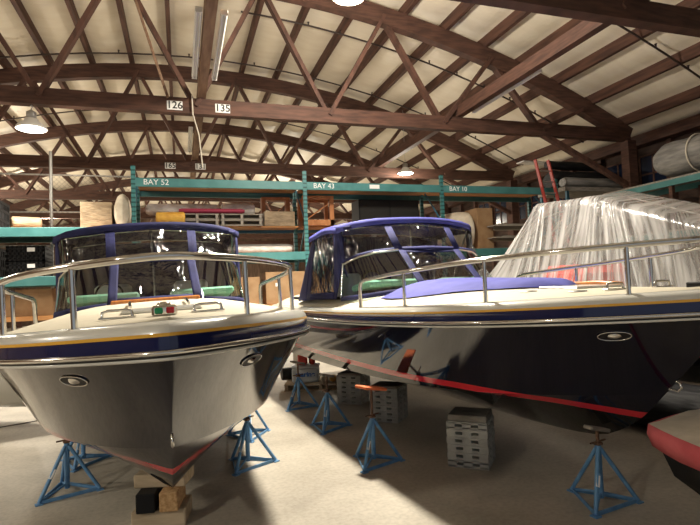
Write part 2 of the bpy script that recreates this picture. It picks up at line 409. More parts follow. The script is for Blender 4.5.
# long beams lying on the bottom chords, with fluorescent battens slung beside them
for x, lab in ((.52, 'pale weathered beam running lengthwise over the truss chords, near the 126 plate'),
               (6.75, 'brown lengthwise beam over the truss chords at upper right, one light batten on it')):
    o = MB().bar((x,-6,0), (x,30 if x < 1 else 22,0), .17, .26).build('tie_beam', 'oldwood' if x < 1 else 'timber', loc=(0,0,ZC+.165+.135))
    tag(o, lab, 'beam')
def batten(x, y0, y1, z, lab):
    o = thing('light_batten', lab, 'light fitting', (x,y0,z), 0, 'unlit fluorescent battens on the beams')
    ln = y1-y0
    MB().box((0,ln/2,.03), (.11,ln,.05), None, .01).build('housing', 'white_metal', o)
    for sx in (-.03,.03): MB().tube([(sx,.03,-.01),(sx,ln-.03,-.01)], .016, 8).build('tube', 'tube', o)
    for yy in (.015, ln-.015): MB().box((0,yy,-.005), (.1,.02,.05)).build('end_cap', 'white_metal', o)
    return o
batten(.35, 7.75, 10.3, 6.25, 'unlit white fluorescent batten on the left of the weathered beam')
batten(.72, 7.75, 10.3, 6.25, 'unlit white fluorescent batten on the right of the weathered beam')
batten(.34, 13.6, 15.8, 6.25, 'small unlit batten on the weathered beam beyond the 126 plate')
batten(6.95, 8.5, 11.0, 6.25, 'unlit fluorescent batten beside the brown beam at upper right')
# sprinkler pipes bowed along the roof
def pipe(y, xa, xb, lab):
    n = 24
    o = MB().tube([(xa+(xb-xa)*i/n, y, arch(xa+(xb-xa)*i/n)+.12) for i in range(n+1)], .024, 8).build('sprinkler_pipe', 'pipe'); tag(o, lab, 'pipe', 'sprinkler pipes'); 
    for i in range(1, 12):
        x = xa+(xb-xa)*i/12; MB().lathe([(.0,.0),(.02,0),(.02,.06),(.035,.08),(.0,.085)], (x,y,arch(x)+.13), 8).build('sprinkler_head', 'pipe', o)
pipe(8.6, .9, 12.0, 'thin dark sprinkler pipe bowed under the roof, in the bay at upper right')
pipe(12.9, 1.6, 12.0, 'thin dark sprinkler pipe just beyond the truss with the 126 plate')
pipe(15.9, -11.2, 12.0, 'thin dark sprinkler pipe before the second truss, spanning the roof')
pipe(20.6, -11.2, 12.0, 'thin dark sprinkler pipe in the far bay behind the second truss')
# leaning loose board and hanging cord
o = MB().bar((-.95,11.27,arch(-.95)-.1), (-.16,11.27,ZC+.12), .05, .09, (0,1,0)).build('loose_batten', 'oldwood'); tag(o, 'slim light brown board propped in the truss above the 126 plate', 'board')
o = MB().tube([(.32,TY[1]-.16,ZC+.2),(.33,TY[1]-.16,ZC-.2),(.44,TY[1]-.2,5.4),(.50,TY[1]-.2,4.7)], .014, 6).build('hanging_cord', 'rope'); tag(o, 'pale cord hanging from the truss between plates 126 and 135', 'cord')
for p in ([(-9,14.5,5.6),(-3,14.8,6.1),(1,15,6.2)], [(-9,14.2,6.6),(-4,14.4,6.0),(3,15.5,6.3),(8,16,6.1)]):
    pass
# walls
def wall_right():
    b = MB(); b.box((13.05,19,3.2), (.1,56,6.4)); return b.build('wall_right', 'wallwood')
struct(wall_right())
struct(MB().box((-12.25,19,3.2), (.1,56,6.6)).build('wall_left', 'backwall'))
bk = MB(); n = 24; rows = [[], []]
for i in range(n+1):
    x = -12.25 + 25.3*i/n; rows[0].append((x,46.5,0)); rows[1].append((x,46.5,arch(min(max(x,X0),XE))+.5))
struct(bk.grid(rows, False).build('wall_back', 'backwall'))
for i in range(26):
    y = 3.2 + 1.25*i
    struct(MB().box((12.93,y,2.9), (.16,.14,5.8)).build('trim_%d' % (i+1), 'timber'))
for i in range(14):
    y = 3.2 + 1.25*i + .625
    w = MB().box((12.985,y,5.0), (.03,.86,1.05)).build('window_%d' % (i+1), 'darkglass'); struct(w)
    f = MB()
    for zz in (4.46,5.0,5.54): f.box((12.965,y,zz), (.035,.92,.05))
    for yy in (-.44,0,.44): f.box((12.965,y+yy,5.0), (.035,.05,1.1))
    f.build('window_frame', 'timber', w)
struct(MB().box((12.75,19,5.95), (.35,56,.3)).build('trim_27', 'timber'))

# ------------------------------------------------------------------ lamps
def lamp_proto():
    o = thing('high_bay_lamp', 'x', 'lamp', (0,0,0), 0, 'round high bay lamps')
    MB().lathe([(.0,.0),(.275,0),(.28,.015),(.26,.05),(.2,.11),(.13,.15),(.12,.2),(0,.2)], n=28).build('shade', 'white_metal', o)
    MB().lathe([(0,-.012),(.15,-.010),(.25,-.004),(.262,.004)], n=28).build('diffuser', 'lampface', o)
    MB().lathe([(.0,.2),(.09,.2),(.09,.33),(.05,.36),(0,.36)], n=16).build('ballast', 'galv', o)
    MB().tube([(0,0,.36),(0,0,.42),(.03,0,.45),(0,0,.48),(-.02,0,.45)], .01, 6).build('hook', 'galv', o)
    return o
LP = lamp_proto()
lamps = [(P(-6.10,10.0,5.40), 'lit round high bay lamp hanging below the truss at left', 1.0),
         (P(.16,8.5,6.93), 'bright high bay lamp at the top edge, hung high between the trusses', 1.0),
         (P(2.05,17.9,5.92), 'small lit high bay lamp hanging over the rack, far right of centre', 1.0),
         (P(-.1,32,4.8), 'tiny lit lamp far away beneath the shelf of the middle bay', .6)]
fill_lights = [(V((-8.5,-1.5,6.6)), 2600), (V((-8,20,6.0)), 7000), (V((-6,28,6.0)), 7000), (V((6,30,6.0)), 6000), (V((-10,7,6.0)), 2500), (V((0,40,6.0)), 7000)]  # unseen fill lights without fittings, added to brighten floor, roof and far bays
def light(p, e, r=.22, spot=True, up=.15, cone=158):
    # the reflector throws most of the light down; a little spills sideways and up
    l = bpy.data.lights.new('lamp_or_fill_light', 'SPOT' if spot else 'POINT'); l.energy = e; l.shadow_soft_size = r; l.color = (1, .915, .775)
    if spot: l.spot_size = math.radians(cone); l.spot_blend = .5
    o = bpy.data.objects.new('lamp_or_fill_light', l); C.objects.link(o); o.location = p
    if spot and up:
        l2 = bpy.data.lights.new('lamp_or_fill_spill', 'POINT'); l2.energy = e*up; l2.shadow_soft_size = .3; l2.color = (1, .905, .745)
        o2 = bpy.data.objects.new('lamp_or_fill_spill', l2); C.objects.link(o2); o2.location = V(p)+V((0,0,-.25))
for i, (p, lab, e) in enumerate(lamps):
    o = LP if i == 0 else dup(LP)
    o.location = p; o['label'] = lab
EN = [3200, 9500, 5000, 1500]
for (p, lab, e), w, c_, u_ in zip(lamps, EN, (104,112,104,120), (.07,.32,.12,.3)): light(V(p) + V((0,0,-.10)), w, cone=c_, up=u_)
for o in [x for x in bpy.data.objects if x.name.startswith('high_bay_lamp') and x != LP]:
    MB().tube([(0,0,.46),(0,0,arch(o.location.x)+.22-o.location.z)], .006, 6).build('hanging_chain', 'galv', o)
for p, w in fill_lights: light(p, w, up=.35)
exec_after = []
# ------------------------------------------------------------------ boats
LB = 8.4
KEEL = [(.65,1.04),(.85,.82),(1.05,.66),(1.25,.555),(1.45,.505),(1.7,.48),(2.2,.46),(4,.44),(8.4,.44)]
def bs(s):
    if s <= 0: return 0.0
    f = 1-(1-min(s,4)/4)**4
    b0 = 1.47*f**.93 - (.014*(s-4)**1.5 if s > 4 else 0)
    return math.sqrt(b0*b0 + .16*s*math.exp(-s/.25))
def zr(s): return 1.77-.055*s+.0038*s*s
def inset(s, ins):
    """point of the sheer plan moved inboard by ins, square to the curve"""
    if s <= 0: return (ins, 0.0)
    e = min(5e-4, s*.5); k = (bs(s+e)-bs(s-e))/(2*e); n = math.hypot(1, k)
    return (s + ins*k/n, max(bs(s)-ins/n, 0))
def bc(x):
    t = min(max((x-.65)/4.5,0),1); return 1.32*(1-(1-t)**3.2)
def zc(x): return interp([(.65,1.04),(1.0,.998),(1.5,.96),(2.2,.92),(3.5,.89),(5,.87),(8.4,.85)], x)
def boot(x): return interp([(0,.80),(.85,.80),(1.4,.90),(2.2,.975),(3.5,1.01),(8.4,1.06)], x)
def hp(t, v, side):
    """hull point: t 0 bow - 1 transom, v 0 sheer - 1 chine - 2 keel"""
    xs = LB*t; xc = .65+(LB-.65)*t
    if v <= 1:
        w = xs; S = V((xs, bs(xs), zr(xs))); K = V((xc, bc(xc), zc(xc)))
        bow = max(0, 1-t*1.7)
        f = (1-v)**(1+1.15*bow) * bow + (1-v*v*.9-.1*v)*(1-bow)
        x = S.x+(K.x-S.x)*v; y = K.y+(S.y-K.y)*f; z = S.z+(K.z-S.z)*v
    else:
        u = v-1; K = V((xc, bc(xc), zc(xc))); x = xc
        zk = interp(KEEL, xc)
        y = K.y*(1-u); z = K.z+(zk-K.z)*u
        z += .03*math.sin(math.pi*u)*min(1,t*6)
    return V((x, y*side, z))
TS = [0,.0005,.0015,.004,.010,.018,.03,.045,.062,.08,.10,.125,.15,.18,.21,.25,.29,.34,.4,.47,.55,.64,.73,.82,.91,1]
def hull_mb():
    b = MB(); vs_ = [i/16 for i in range(17)] + [1+i/10 for i in range(1,11)]
    for side in (1,-1):
        for vv in (vs_[:17], vs_[16:]):          # topside and bottom meet in a hard chine
            rows = [[hp(t,v,side) for v in vv] for t in TS]
            b.grid(rows if side < 0 else [r[::-1] for r in rows])
    tr = [hp(1,v,1) for v in vs_] + [hp(1,v,-1) for v in vs_[::-1]][1:]
    b.add(tr, [tuple(range(len(tr)))])
    return b
def edge_line(dz, inset, side, s0=0.0, s1=LB, n=46, fwd=0.0):
    out = []
    for i in range(n+1):
        s = s0+(s1-s0)*(i/n)**1.6
        y = max(bs(s)-inset, 0)
        out.append(V((s - fwd + (inset*.9 if s < .4 else 0)*0, y*side, zr(s)+dz)))
    return out
def ring(dz, inset, fwd=0.0, s1=LB, s0=0.0):
    a = edge_line(dz, inset, 1, s0, s1, fwd=fwd)[::-1]; c = edge_line(dz, inset, -1, s0, s1, fwd=fwd)
    while len(c) > 1 and abs(c[0].y) < 1e-6 and abs(a[-1].y) < 1e-6 and (c[0]-a[-1]).length < .35 and len(a) > 2:
        c.pop(0)
        if a[-2].y < 1e-6: a.pop()
        else: break
    return a + c
def deck_z(s, yn):
    crown = min(max(.02+.065*(s-.4), .02), .225)
    return zr(s)+.172 + crown*(1-abs(yn)**3)
WB = [(3.60,0,2.0),(3.62,.55,1.995),(3.82,.95,1.96),(4.12,1.16,1.92),(4.75,1.26,1.88)]        # windscreen foot
WT = [(4.22,0,2.58),(4.26,.53,2.57),(4.37,.86,2.54),(4.50,1.06,2.49),(4.80,1.19,2.40)]        # windscreen head
CT_ = [(4.58,0,3.05),(4.60,.55,3.0),(4.64,.90,2.99),(4.70,1.12,2.97),(4.86,1.23,2.96)]        # canopy front edge
def mir(p): return (p[0],-p[1],p[2])
def patch(A0, A1, B0, B1, na=8, nb=8, bulge=0, ax=V((-1,0,0)), wob=0, seed=0):
    """bilinear sheet A0->A1 along the bottom, B0->B1 along the top"""
    A0,A1,B0,B1 = map(V,(A0,A1,B0,B1)); rows = []
    for j in range(nb+1):
        g = j/nb; r = []
        for i in range(na+1):
            f = i/na; p = (A0*(1-f)+A1*f)*(1-g) + (B0*(1-f)+B1*f)*g
            k = math.sin(math.pi*f)*math.sin(math.pi*g)
            p = p + ax*(bulge*k)
            if wob: p = p + ax*(wob*k*noise.noise(V((f*3+seed, g*2.2, seed*1.7))))
            r.append(p)
        rows.append(r)
    return rows
def sub(A0,A1,B0,B1,fa,fb,ga,gb):
    A0,A1,B0,B1 = map(V,(A0,A1,B0,B1))
    q = lambda f,g: (A0*(1-f)+A1*f)*(1-g) + (B0*(1-f)+B1*f)*g
    return q(fa,ga), q(fb,ga), q(fa,gb), q(fb,gb)

def make_boat(name, label, tip, ang, dz=0.0, pad=False):
    a = P(-math.sin(ang), math.cos(ang)); rz = math.atan2(a.y, a.x)
    T = thing(name, label, 'boat', P(tip[0], tip[1], dz), rz, 'navy motor boats')
    h = hull_mb().build('hull', 'navyhull', T)
    at = h.data.attributes.new('boot', 'FLOAT', 'POINT')
    at.data.foreach_set('value', [v.co.z-boot(v.co.x) for v in h.data.vertices])
    # sheer band, pinstripe, covering board, rub rail
    def band(nm, m, prof):
        b = MB(); rows = []
        for s in [LB*t for t in TS]:
            rows.append([V((*inset(s, ins), zr(s)+d)) for d, ins, fw in prof])
        b.grid([r[::-1] for r in rows]); b.grid([[V((p.x,-p.y,p.z)) for p in r] for r in rows])
        return b.build(nm, m, T)
    band('sheer_band', 'navyband', [(-.015,-.004,0),(.03,-.006,0),(.088,.0,0)])
    band('pinstripe', 'yellow', [(.086,-.004,0),(.106,-.002,0)])
    band('covering_board', 'gelwhite', [(.106,-.001,0),(.128,.006,0),(.150,.022,0),(.165,.05,0),(.171,.09,0),(.173,.13,0)])
    rub = MB(); rub.tube(ring(-.006,-.016,.014), .016, 10); rub.build('rub_rail', 'chrome', T, 'bright stainless rub rail')
    g = MB(); g.tube(ring(-.026,-.008,.006), .011, 8); g.build('rub_rail_groove', 'black', T, 'black groove under the rub rail')
    g = MB(); g.tube(ring(-.043,-.006,.005), .011, 8); g.build('lower_rub_strip', 'gelwhite', T, 'cream strip under the rub rail')
    # decks
    d = MB(); rows = []
    SS = [0,.002,.006,.012,.02,.03,.045,.065,.09,0.12,.2,.3,.45,.6,.8,1.0,1.3,1.6,2.0,2.4,2.8,3.2,3.6,4.0,4.4,4.7]
    for s in SS:
        x, w = inset(s, .122); rows.append([V((x,w*yn,deck_z(s,yn)+.002)) for yn in [k/10 for k in range(-10,11)]])
    d.grid(rows); 
    SD = [4.7,5.1,5.6,6.2,6.8,7.4,7.9]
    for sd in (1,-1):
        rows = []
        for s in SD:
            w = bs(s)-.12
            r = [V((s,w*yn*sd,deck_z(s,yn)+.001)) for yn in (.82,.88,.94,1)]
            rows.append(r if sd > 0 else r[::-1])
        d.grid(rows)
    rows = [[V((s,(bs(s)-.12)*yn,deck_z(s,yn)+.001)) for yn in [k/10 for k in range(-10,11)]] for s in (7.9,8.15,8.4)]
    d.grid(rows)
    d.build('deck', 'nonskid', T)
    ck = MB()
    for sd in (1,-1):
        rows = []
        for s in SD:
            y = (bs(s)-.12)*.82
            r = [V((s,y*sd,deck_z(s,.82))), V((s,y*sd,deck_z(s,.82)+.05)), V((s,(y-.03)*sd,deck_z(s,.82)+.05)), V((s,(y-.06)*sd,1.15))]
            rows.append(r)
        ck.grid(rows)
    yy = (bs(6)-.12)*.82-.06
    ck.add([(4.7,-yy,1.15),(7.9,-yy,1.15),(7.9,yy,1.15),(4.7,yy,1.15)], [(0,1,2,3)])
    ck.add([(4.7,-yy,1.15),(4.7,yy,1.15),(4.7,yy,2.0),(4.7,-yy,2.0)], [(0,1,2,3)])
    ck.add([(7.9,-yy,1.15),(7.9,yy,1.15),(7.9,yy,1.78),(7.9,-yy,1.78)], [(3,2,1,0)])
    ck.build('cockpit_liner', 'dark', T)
    da = MB(); da.box((4.55,-.62,2.06), (.62,.85,.10), Matrix.Rotation(.12,3,'Y'), .03); da.box((4.55,.62,2.06), (.62,.85,.10), Matrix.Rotation(.12,3,'Y'), .03)
    da.build('dashboard', 'seat', T, 'pale green dashboard behind the windscreen')
    for sy in (-.6,.6):
        s_ = MB(); s_.box((5.75,sy,1.62), (.5,.55,.16), None, .05); s_.box((6.02,sy,1.98), (.14,.55,.62), Matrix.Rotation(.12,3,'Y'), .05)
        s_.box((5.75,sy,1.35), (.25,.25,.4)); s_.build('helm_seat', 'seatw', T)
    sb = MB(); sb.box((7.3,0,1.5), (.6,1.9,.2), None, .05); sb.box((7.62,0,1.68), (.16,1.9,.4), None, .05); sb.build('aft_bench', 'seatw', T)
    wh = MB(); wh.tube([V((4.98,.6,2.12)) + V((.07*math.sin(t_)*.6, .18*math.cos(t_), .18*math.sin(t_))) for t_ in [2*math.pi*k/20 for k in range(20)]], .014, 8, closed=True)
    wh.tube([(4.85,.6,2.08),(4.98,.6,2.12)], .02, 8); wh.build('steering_wheel', 'blackpl', T)
    # windscreen
    for sd in (1,-1):
        f = (lambda p: p) if sd > 0 else mir
        G = MB().grid([[V(f(p)) for p in WB[1:]], [V(f(p)).lerp(V(f(q)),.5) for p, q in zip(WB[1:],WT[1:])], [V(f(p)) for p in WT[1:]]])
        G.build('side_windscreen', 'glass', T)
        F = MB(); F.tube([f(p) for p in WT[1:]], .016, 8); F.tube([f(p) for p in WB[1:]], .013, 8)
        F.tube([f(WB[4]), f(WT[4])], .014, 8); F.build('windscreen_frame', 'chrome', T)
    A, B = WB[1], WT[1]
    win = MB(); win.grid(patch(*sub(mir(A),A,mir(B),B,.10,.90,.13,.93), 16, 12, .02, V((-1,0,.6)), .05, 2.3 if pad else 5.1)); win.build('centre_screen_window', 'vinyl', T)
    st_ = MB()
    for q in ((0,.10,0,1),(.90,1,0,1),(.10,.90,0,.13),(.10,.90,.93,1)): st_.grid(patch(*sub(mir(A),A,mir(B),B,*q), 4, 4))
    st_.build('centre_screen_cover', 'canvas', T, 'blue canvas border of the centre screen', solid=.014)
    for sd in (1,-1):      # blue strip along the foot of the screen
        f = (lambda p: p) if sd > 0 else mir
        o_ = V((-.03,.012*sd,0)); ps = [V(f(p)) for p in WB[1:]]
        MB().grid([[p+o_+V((0,0,-.03)) for p in ps],[p+o_*.6+V((0,0,.035)) for p in ps]]).build('windscreen_skirt', 'canvas', T, solid=.012)
    # canopy: upper tier of clear windows in blue canvas
    U = MB(); Wn = []
    mid = lambda p, q, f=.5: V(p)*(1-f)+V(q)*f
    def bow_grid(Bt, Tp, n=5, m=8, ga=0, gb=1, wob=0, seed=0, fa=0, fb=1):
        """sheet between a bottom polyline and a top polyline"""
        def along(pl, f):
            ls = [(V(pl[i+1])-V(pl[i])).length for i in range(len(pl)-1)]; tot = sum(ls); d_ = f*tot
            for i, l_ in enumerate(ls):
                if d_ <= l_ or i == len(ls)-1: return V(pl[i]).lerp(V(pl[i+1]), min(1,d_/l_))
                d_ -= l_
        rows = []
        for j in range(m+1):
            g_ = ga+(gb-ga)*j/m; r = []
            for i in range(n*3+1):
                f = fa+(fb-fa)*i/(n*3); p = along(Bt,f).lerp(along(Tp,f), g_)
                if wob:
                    k_ = math.sin(math.pi*i/(n*3))*math.sin(math.pi*j/m)
                    p = p + V((-.6,.5*(1 if p.y > 0 else -1),.2))*(wob*k_*noise.noise(V((f*4+seed,g_*2.5,seed))))
                r.append(p)
            rows.append(r)
        return rows
    def framed(Bt, Tp, seed, fa=.07, fb=.93, ga=.10, gb=.92):
        U.grid(bow_grid(Bt,Tp,4,2,0,1,fa=0,fb=fa)); U.grid(bow_grid(Bt,Tp,4,2,0,1,fa=fb,fb=1))
        U.grid(bow_grid(Bt,Tp,5,2,0,ga,fa=fa,fb=fb)); U.grid(bow_grid(Bt,Tp,5,2,gb,1,fa=fa,fb=fb))
        w_ = MB().grid(bow_grid(Bt,Tp,6,10,ga,gb,.09,seed,fa,fb)); w_.build('canopy_window', 'vinyl', T)
    hi = lambda p: (p[0]-.01,p[1],p[2]+.01)
    framed([mir(WT[1]),WT[0],WT[1]], [mir(CT_[1]),CT_[0],CT_[1]], 1.1)
    SB = [(4.93,1.26,1.88),(5.4,1.27,1.87),(5.9,1.27,1.86),(6.3,1.26,1.85)]
    STp = [(4.93,1.235,2.97),(5.3,1.24,2.98),(5.7,1.235,2.96),(5.98,1.22,2.94)]
    for sd in (1,-1):
        f = (lambda p: p) if sd > 0 else mir
        framed([f(p) for p in WT[1:]], [f(p) for p in CT_[1:]], 3.3*sd, .05, .93)
        framed([f(p) for p in SB], [f(p) for p in STp], 7.7*sd, .06, .88, .10, .93)
        U.grid(patch(f(WT[4]), f(SB[0]), f(CT_[4]), f(STp[0]), 2, 6))
        U.grid(patch(f((6.3,1.26,1.85)), f((6.95,1.2,1.83)), f((5.98,1.22,2.94)), f((6.06,1.18,2.95)), 4, 8))
    U.grid(patch((6.95,-1.2,1.83),(6.95,1.2,1.83),(6.06,-1.18,2.95),(6.06,1.18,2.95), 10, 8, -.05))
    U.build('canopy_side_curtain', 'canvas', T, 'blue canvas frames and aft curtain of the canopy', solid=.012)
    # roof
    rf = MB(); rows = []
    ys = [-1.25,-1.19,-1.06,-.86,-.6,-.3,0,.3,.6,.86,1.06,1.19,1.25]
    for g_ in [k/8 for k in range(9)]:
        r = []
        for y in ys:
            fe = interp([(0,4.56),(.55,4.58),(.90,4.62),(1.12,4.69),(1.25,4.88)], abs(y))
            s = fe+(6.08-fe)*g_; yn = abs(y)/1.25
            z = 2.96+.14*(1-yn**2.6)+.05*math.sin(math.pi*min(1,g_*1.05))-.03*g_ + .004*math.sin(s*9+y*3)
            r.append(V((s,y,z)))
        rows.append(r)
    n_ = len(ys)
    fr = [V((p.x+.0,p.y*1.0,p.z-.085)) + V((-.006,0,0)) for p in rows[0]]
    rows2 = [fr] + rows + [[p+V((.01,0,-.08)) for p in rows[-1]]]
    rf.grid(rows2)
    for e in (0, n_-1):
        sd = -1 if e == 0 else 1
        rf.grid([[r[e] for r in rows2], [r[e]+V((0,.012*sd,-.085 if 0 < i < len(rows2)-1 else 0)) for i, r in enumerate(rows2)]])
    rf.build('canopy_top', 'canvas_hi' if pad else 'canvas', T, solid=.014)  # right boat's brighter blue puts the lamplight on its top into the colour
    pl = MB()
    for sd in (1,-1):
        pl.tube([(5.45,1.18*sd,1.95),(5.15,1.18*sd,2.5),(4.85,1.15*sd,2.93)], .013, 8); pl.tube([(5.45,1.18*sd,1.95),(5.72,1.18*sd,2.5),(5.95,1.15*sd,2.90)], .013, 8)
        pl.tube([(4.8,1.12*sd,2.2),(5.2,1.14*sd,2.6),(5.7,1.15*sd,2.92)], .011, 8)
    for s, z in ((4.85,2.93),(5.95,2.90)):
        pl.tube([(s,1.15-2.3*k/12, z+.09*math.sin(math.pi*k/12)) for k in range(13)], .013, 8)
    pl.tube([(4.75,0,2.05),(4.8,0,3.0)], .014, 8); pl.build('canopy_bow', 'chrome', T, 'stainless canopy support bows')
    # bow rail
    def rz_(s): return interp([(0,2.33),(.5,2.31),(1.7,2.26),(3.0,2.19),(3.75,2.14)], s)
    def rail_side(sd, s0=.24, s1=3.75, n=26):
        o_ = []
        for i in range(n+1):
            s = s0+(s1-s0)*(i/n)**1.4; o_.append(V((s, max(bs(s)-.13-.0*s,0)*sd, rz_(s))))
        return o_
    base = lambda s, sd: V((s, (bs(s)-.13)*sd, deck_z(s,1)-.012))
    r1 = rail_side(1)[::-1]; r2 = rail_side(-1)
    e1 = base(3.9,1); e2 = base(3.9,-1)
    path = [e1, e1.lerp(V((3.9,r1[0].y,2.06)), .97), V((3.86,r1[0].y,2.115))] + r1 + [V((.20,.08,2.33)),V((.185,0,2.33)),V((.20,-.08,2.33))] + r2 + [V((3.86,r2[-1].y,2.115)), e2.lerp(V((3.9,r2[-1].y,2.06)), .97), e2]
    # drop the crowded points at the bow tip
    q = [path[0]]
    for p in path[1:]:
        if (p-q[-1]).length > .03: q.append(p)
    MB().tube(q, .025, 12).build('bow_rail', 'chrome', T)
    for sd in (1,-1):
        for s in (.52,1.55,2.75):
            top = V((s,(bs(s)-.13)*sd,rz_(s))); bt = base(s,sd)
            k = MB(); k.tube([bt,top], .019, 10); k.lathe([(.0,.012),(.04,.01),(.045,0)], bt+V((0,0,.002)), 14); k.build('stanchion', 'chrome', T)
    # fittings
    zz = deck_z(.72,0)
    if pad:
        ar = MB(); ar.box((.22,0,zr(.22)+.21), (.34,.09,.05), None, .01); ar.tube([(.06,-.05,zr(0)+.2),(.06,.05,zr(0)+.2)], .035, 10); ar.build('anchor_roller', 'blackpl', T)
    nl = MB(); nl.box((.74,0,zz+.035), (.12,.17,.075), None, .015); nl.lathe([(.05,0),(.045,.02),(0,.03)], (.76,0,zz+.07), 12); nb = nl.build('bow_light', 'chrome', T) if not pad else None
    if nb:
        MB().box((.685,-.038,zz+.038), (.03,.055,.045), None, .008).build('red_lens', 'redlens', nb); MB().box((.685,.038,zz+.038), (.03,.055,.045), None, .008).build('green_lens', 'greenlens', nb)
    for sy in (.31,-.31):
        z_ = deck_z(.85,.4)+.005; c_ = MB(); 
        c_.tube([(.83,sy-.10,z_),(.835,sy-.095,z_+.045),(.84,sy-.06,z_+.055),(.84,sy+.06,z_+.055),(.835,sy+.095,z_+.045),(.83,sy+.10,z_)], .010, 8)
        c_.box((.835,sy,z_+.004), (.05,.24,.01), None, .003)
        c_.build('deck_cleat', 'chrome', T)
    ht = MB(); ht.box((1.5,0,deck_z(1.5,0)+.008), (.5,.62,.03), Matrix.Rotation(-.02,3,'Y'), .012); ht.build('anchor_hatch', 'gelwhite', T)
    tk = MB(); tk.box((3.50,0,2.01), (.10,1.0,.085), None, .012); tk.build('teak_step', 'teak', T) if not pad else None
    if pad:
        tk = MB()
        tk.tube([(1.35,-.42,deck_z(1.35,.4)+.03),(1.65,-.44,deck_z(1.65,.4)+.045),(2.0,-.46,deck_z(2.0,.4)+.03)], .024, 8); tk.build('teak_handrail', 'teak', T)
        cv = MB(); rows = []
        for i in range(25):
            f = i/24; s = 1.62+2.16*f; w = 1.17*math.sin(math.pi*min(1,f*.62+.0))**.75 if f > 0 else .0
            r = []
            for k in range(-10,11):
                yn = k/10; y = w*yn
                hgt = (.085*(1-abs(yn)**3)+.012)*min(1,f*8+.1)*(1 if f < .93 else max(0,(1-f)/.07))
                r.append(V((s,y,deck_z(s,y/max(bs(s)-.12,.1))+.006+hgt+.006*noise.noise(V((s*4,y*4,0))))))
            rows.append(r)
        cv.grid(rows); cv.build('foredeck_cover', 'canvas_hi', T, 'blue canvas cover over the foredeck pad')
        for s, y in ((1.05,.52),(1.55,.62)):
            z_ = deck_z(s,y/(bs(s)-.12)); MB().lathe([(0,.012),(.05,.012),(.075,.008),(.085,0)], (s,y,z_), 18).build('deck_plate', 'galv', T)
    hd = MB(); hd.tube([(1.9,.25,deck_z(1.9,.2)+.03),(2.4,.27,deck_z(2.4,.2)+.045),(2.9,.28,deck_z(2.9,.2)+.03)], .014, 8) if not pad else None
    if not pad:
        hd.tube([(1.9,-.25,deck_z(1.9,.2)+.03),(2.4,-.27,deck_z(2.4,.2)+.045),(2.9,-.28,deck_z(2.9,.2)+.03)], .014, 8); hd.build('deck_handrail', 'chrome', T)
    # hull lights in the bow flare
    for sd in (1,-1):
        t0, v0 = .062, .22
        p = hp(t0,v0,sd); du = (hp(t0+.02,v0,sd)-hp(t0-.02,v0,sd)).normalized(); dv = (hp(t0,v0+.05,sd)-hp(t0,v0-.05,sd)).normalized()
        nrm = du.cross(dv).normalized(); nrm = nrm if nrm.y*sd > 0 else -nrm
        dv = nrm.cross(du).normalized(); dv = dv if dv.z < 0 else -dv
        def oval(rx, rz0, off, n=28): return [p + du*(rx*math.copysign(abs(math.cos(t_))**.85, math.cos(t_))) + dv*(rz0*math.sin(t_)) + nrm*off for t_ in [2*math.pi*k/n for k in range(n)]]
        bz = MB(); bz.tube(oval(.125,.052,.006), .005, 8, closed=True); bzo = bz.build('hull_light', 'chrome', T)
        MB().add(oval(.122,.048,.006), [tuple(range(28))]).build('recess', 'black', bzo)
        ln = MB(); c0 = p + nrm*.006
        rows = [[c0 + du*(.052*r_*math.cos(t_)) + dv*(.030*r_*math.sin(t_)) + nrm*(.018*(1-r_*r_)) for t_ in [2*math.pi*k/20 for k in range(20)]] for r_ in (1,.7,.35,.02)]
        ln.grid(rows, True, True).build('lens', 'chrome', bzo)
    # bow eye
    be = MB(); z1 = 1.12; x1 = .575
    be.tube([(x1+.02,0,z1+.05),(x1-.05,0,z1+.03),(x1-.065,0,z1-.01),(x1-.035,0,z1-.04),(x1+.06,0,z1-.035)], .011, 8); be.build('bow_eye', 'chrome', T)
    return T
LBOAT = make_boat('motor_boat', 'navy motor boat at left, bow toward us, dark blue canopy, chrome bow rail', (-1.0,3.02), math.radians(21.5))
RBOAT = make_boat('motor_boat', 'navy blue motor boat at right with bright blue foredeck cover and red boot stripe', (2.93,3.92), math.radians(24), .03, True)

LBOAT.rotation_euler.x = -math.radians(1.7)          # it leans a little to its right on the stands

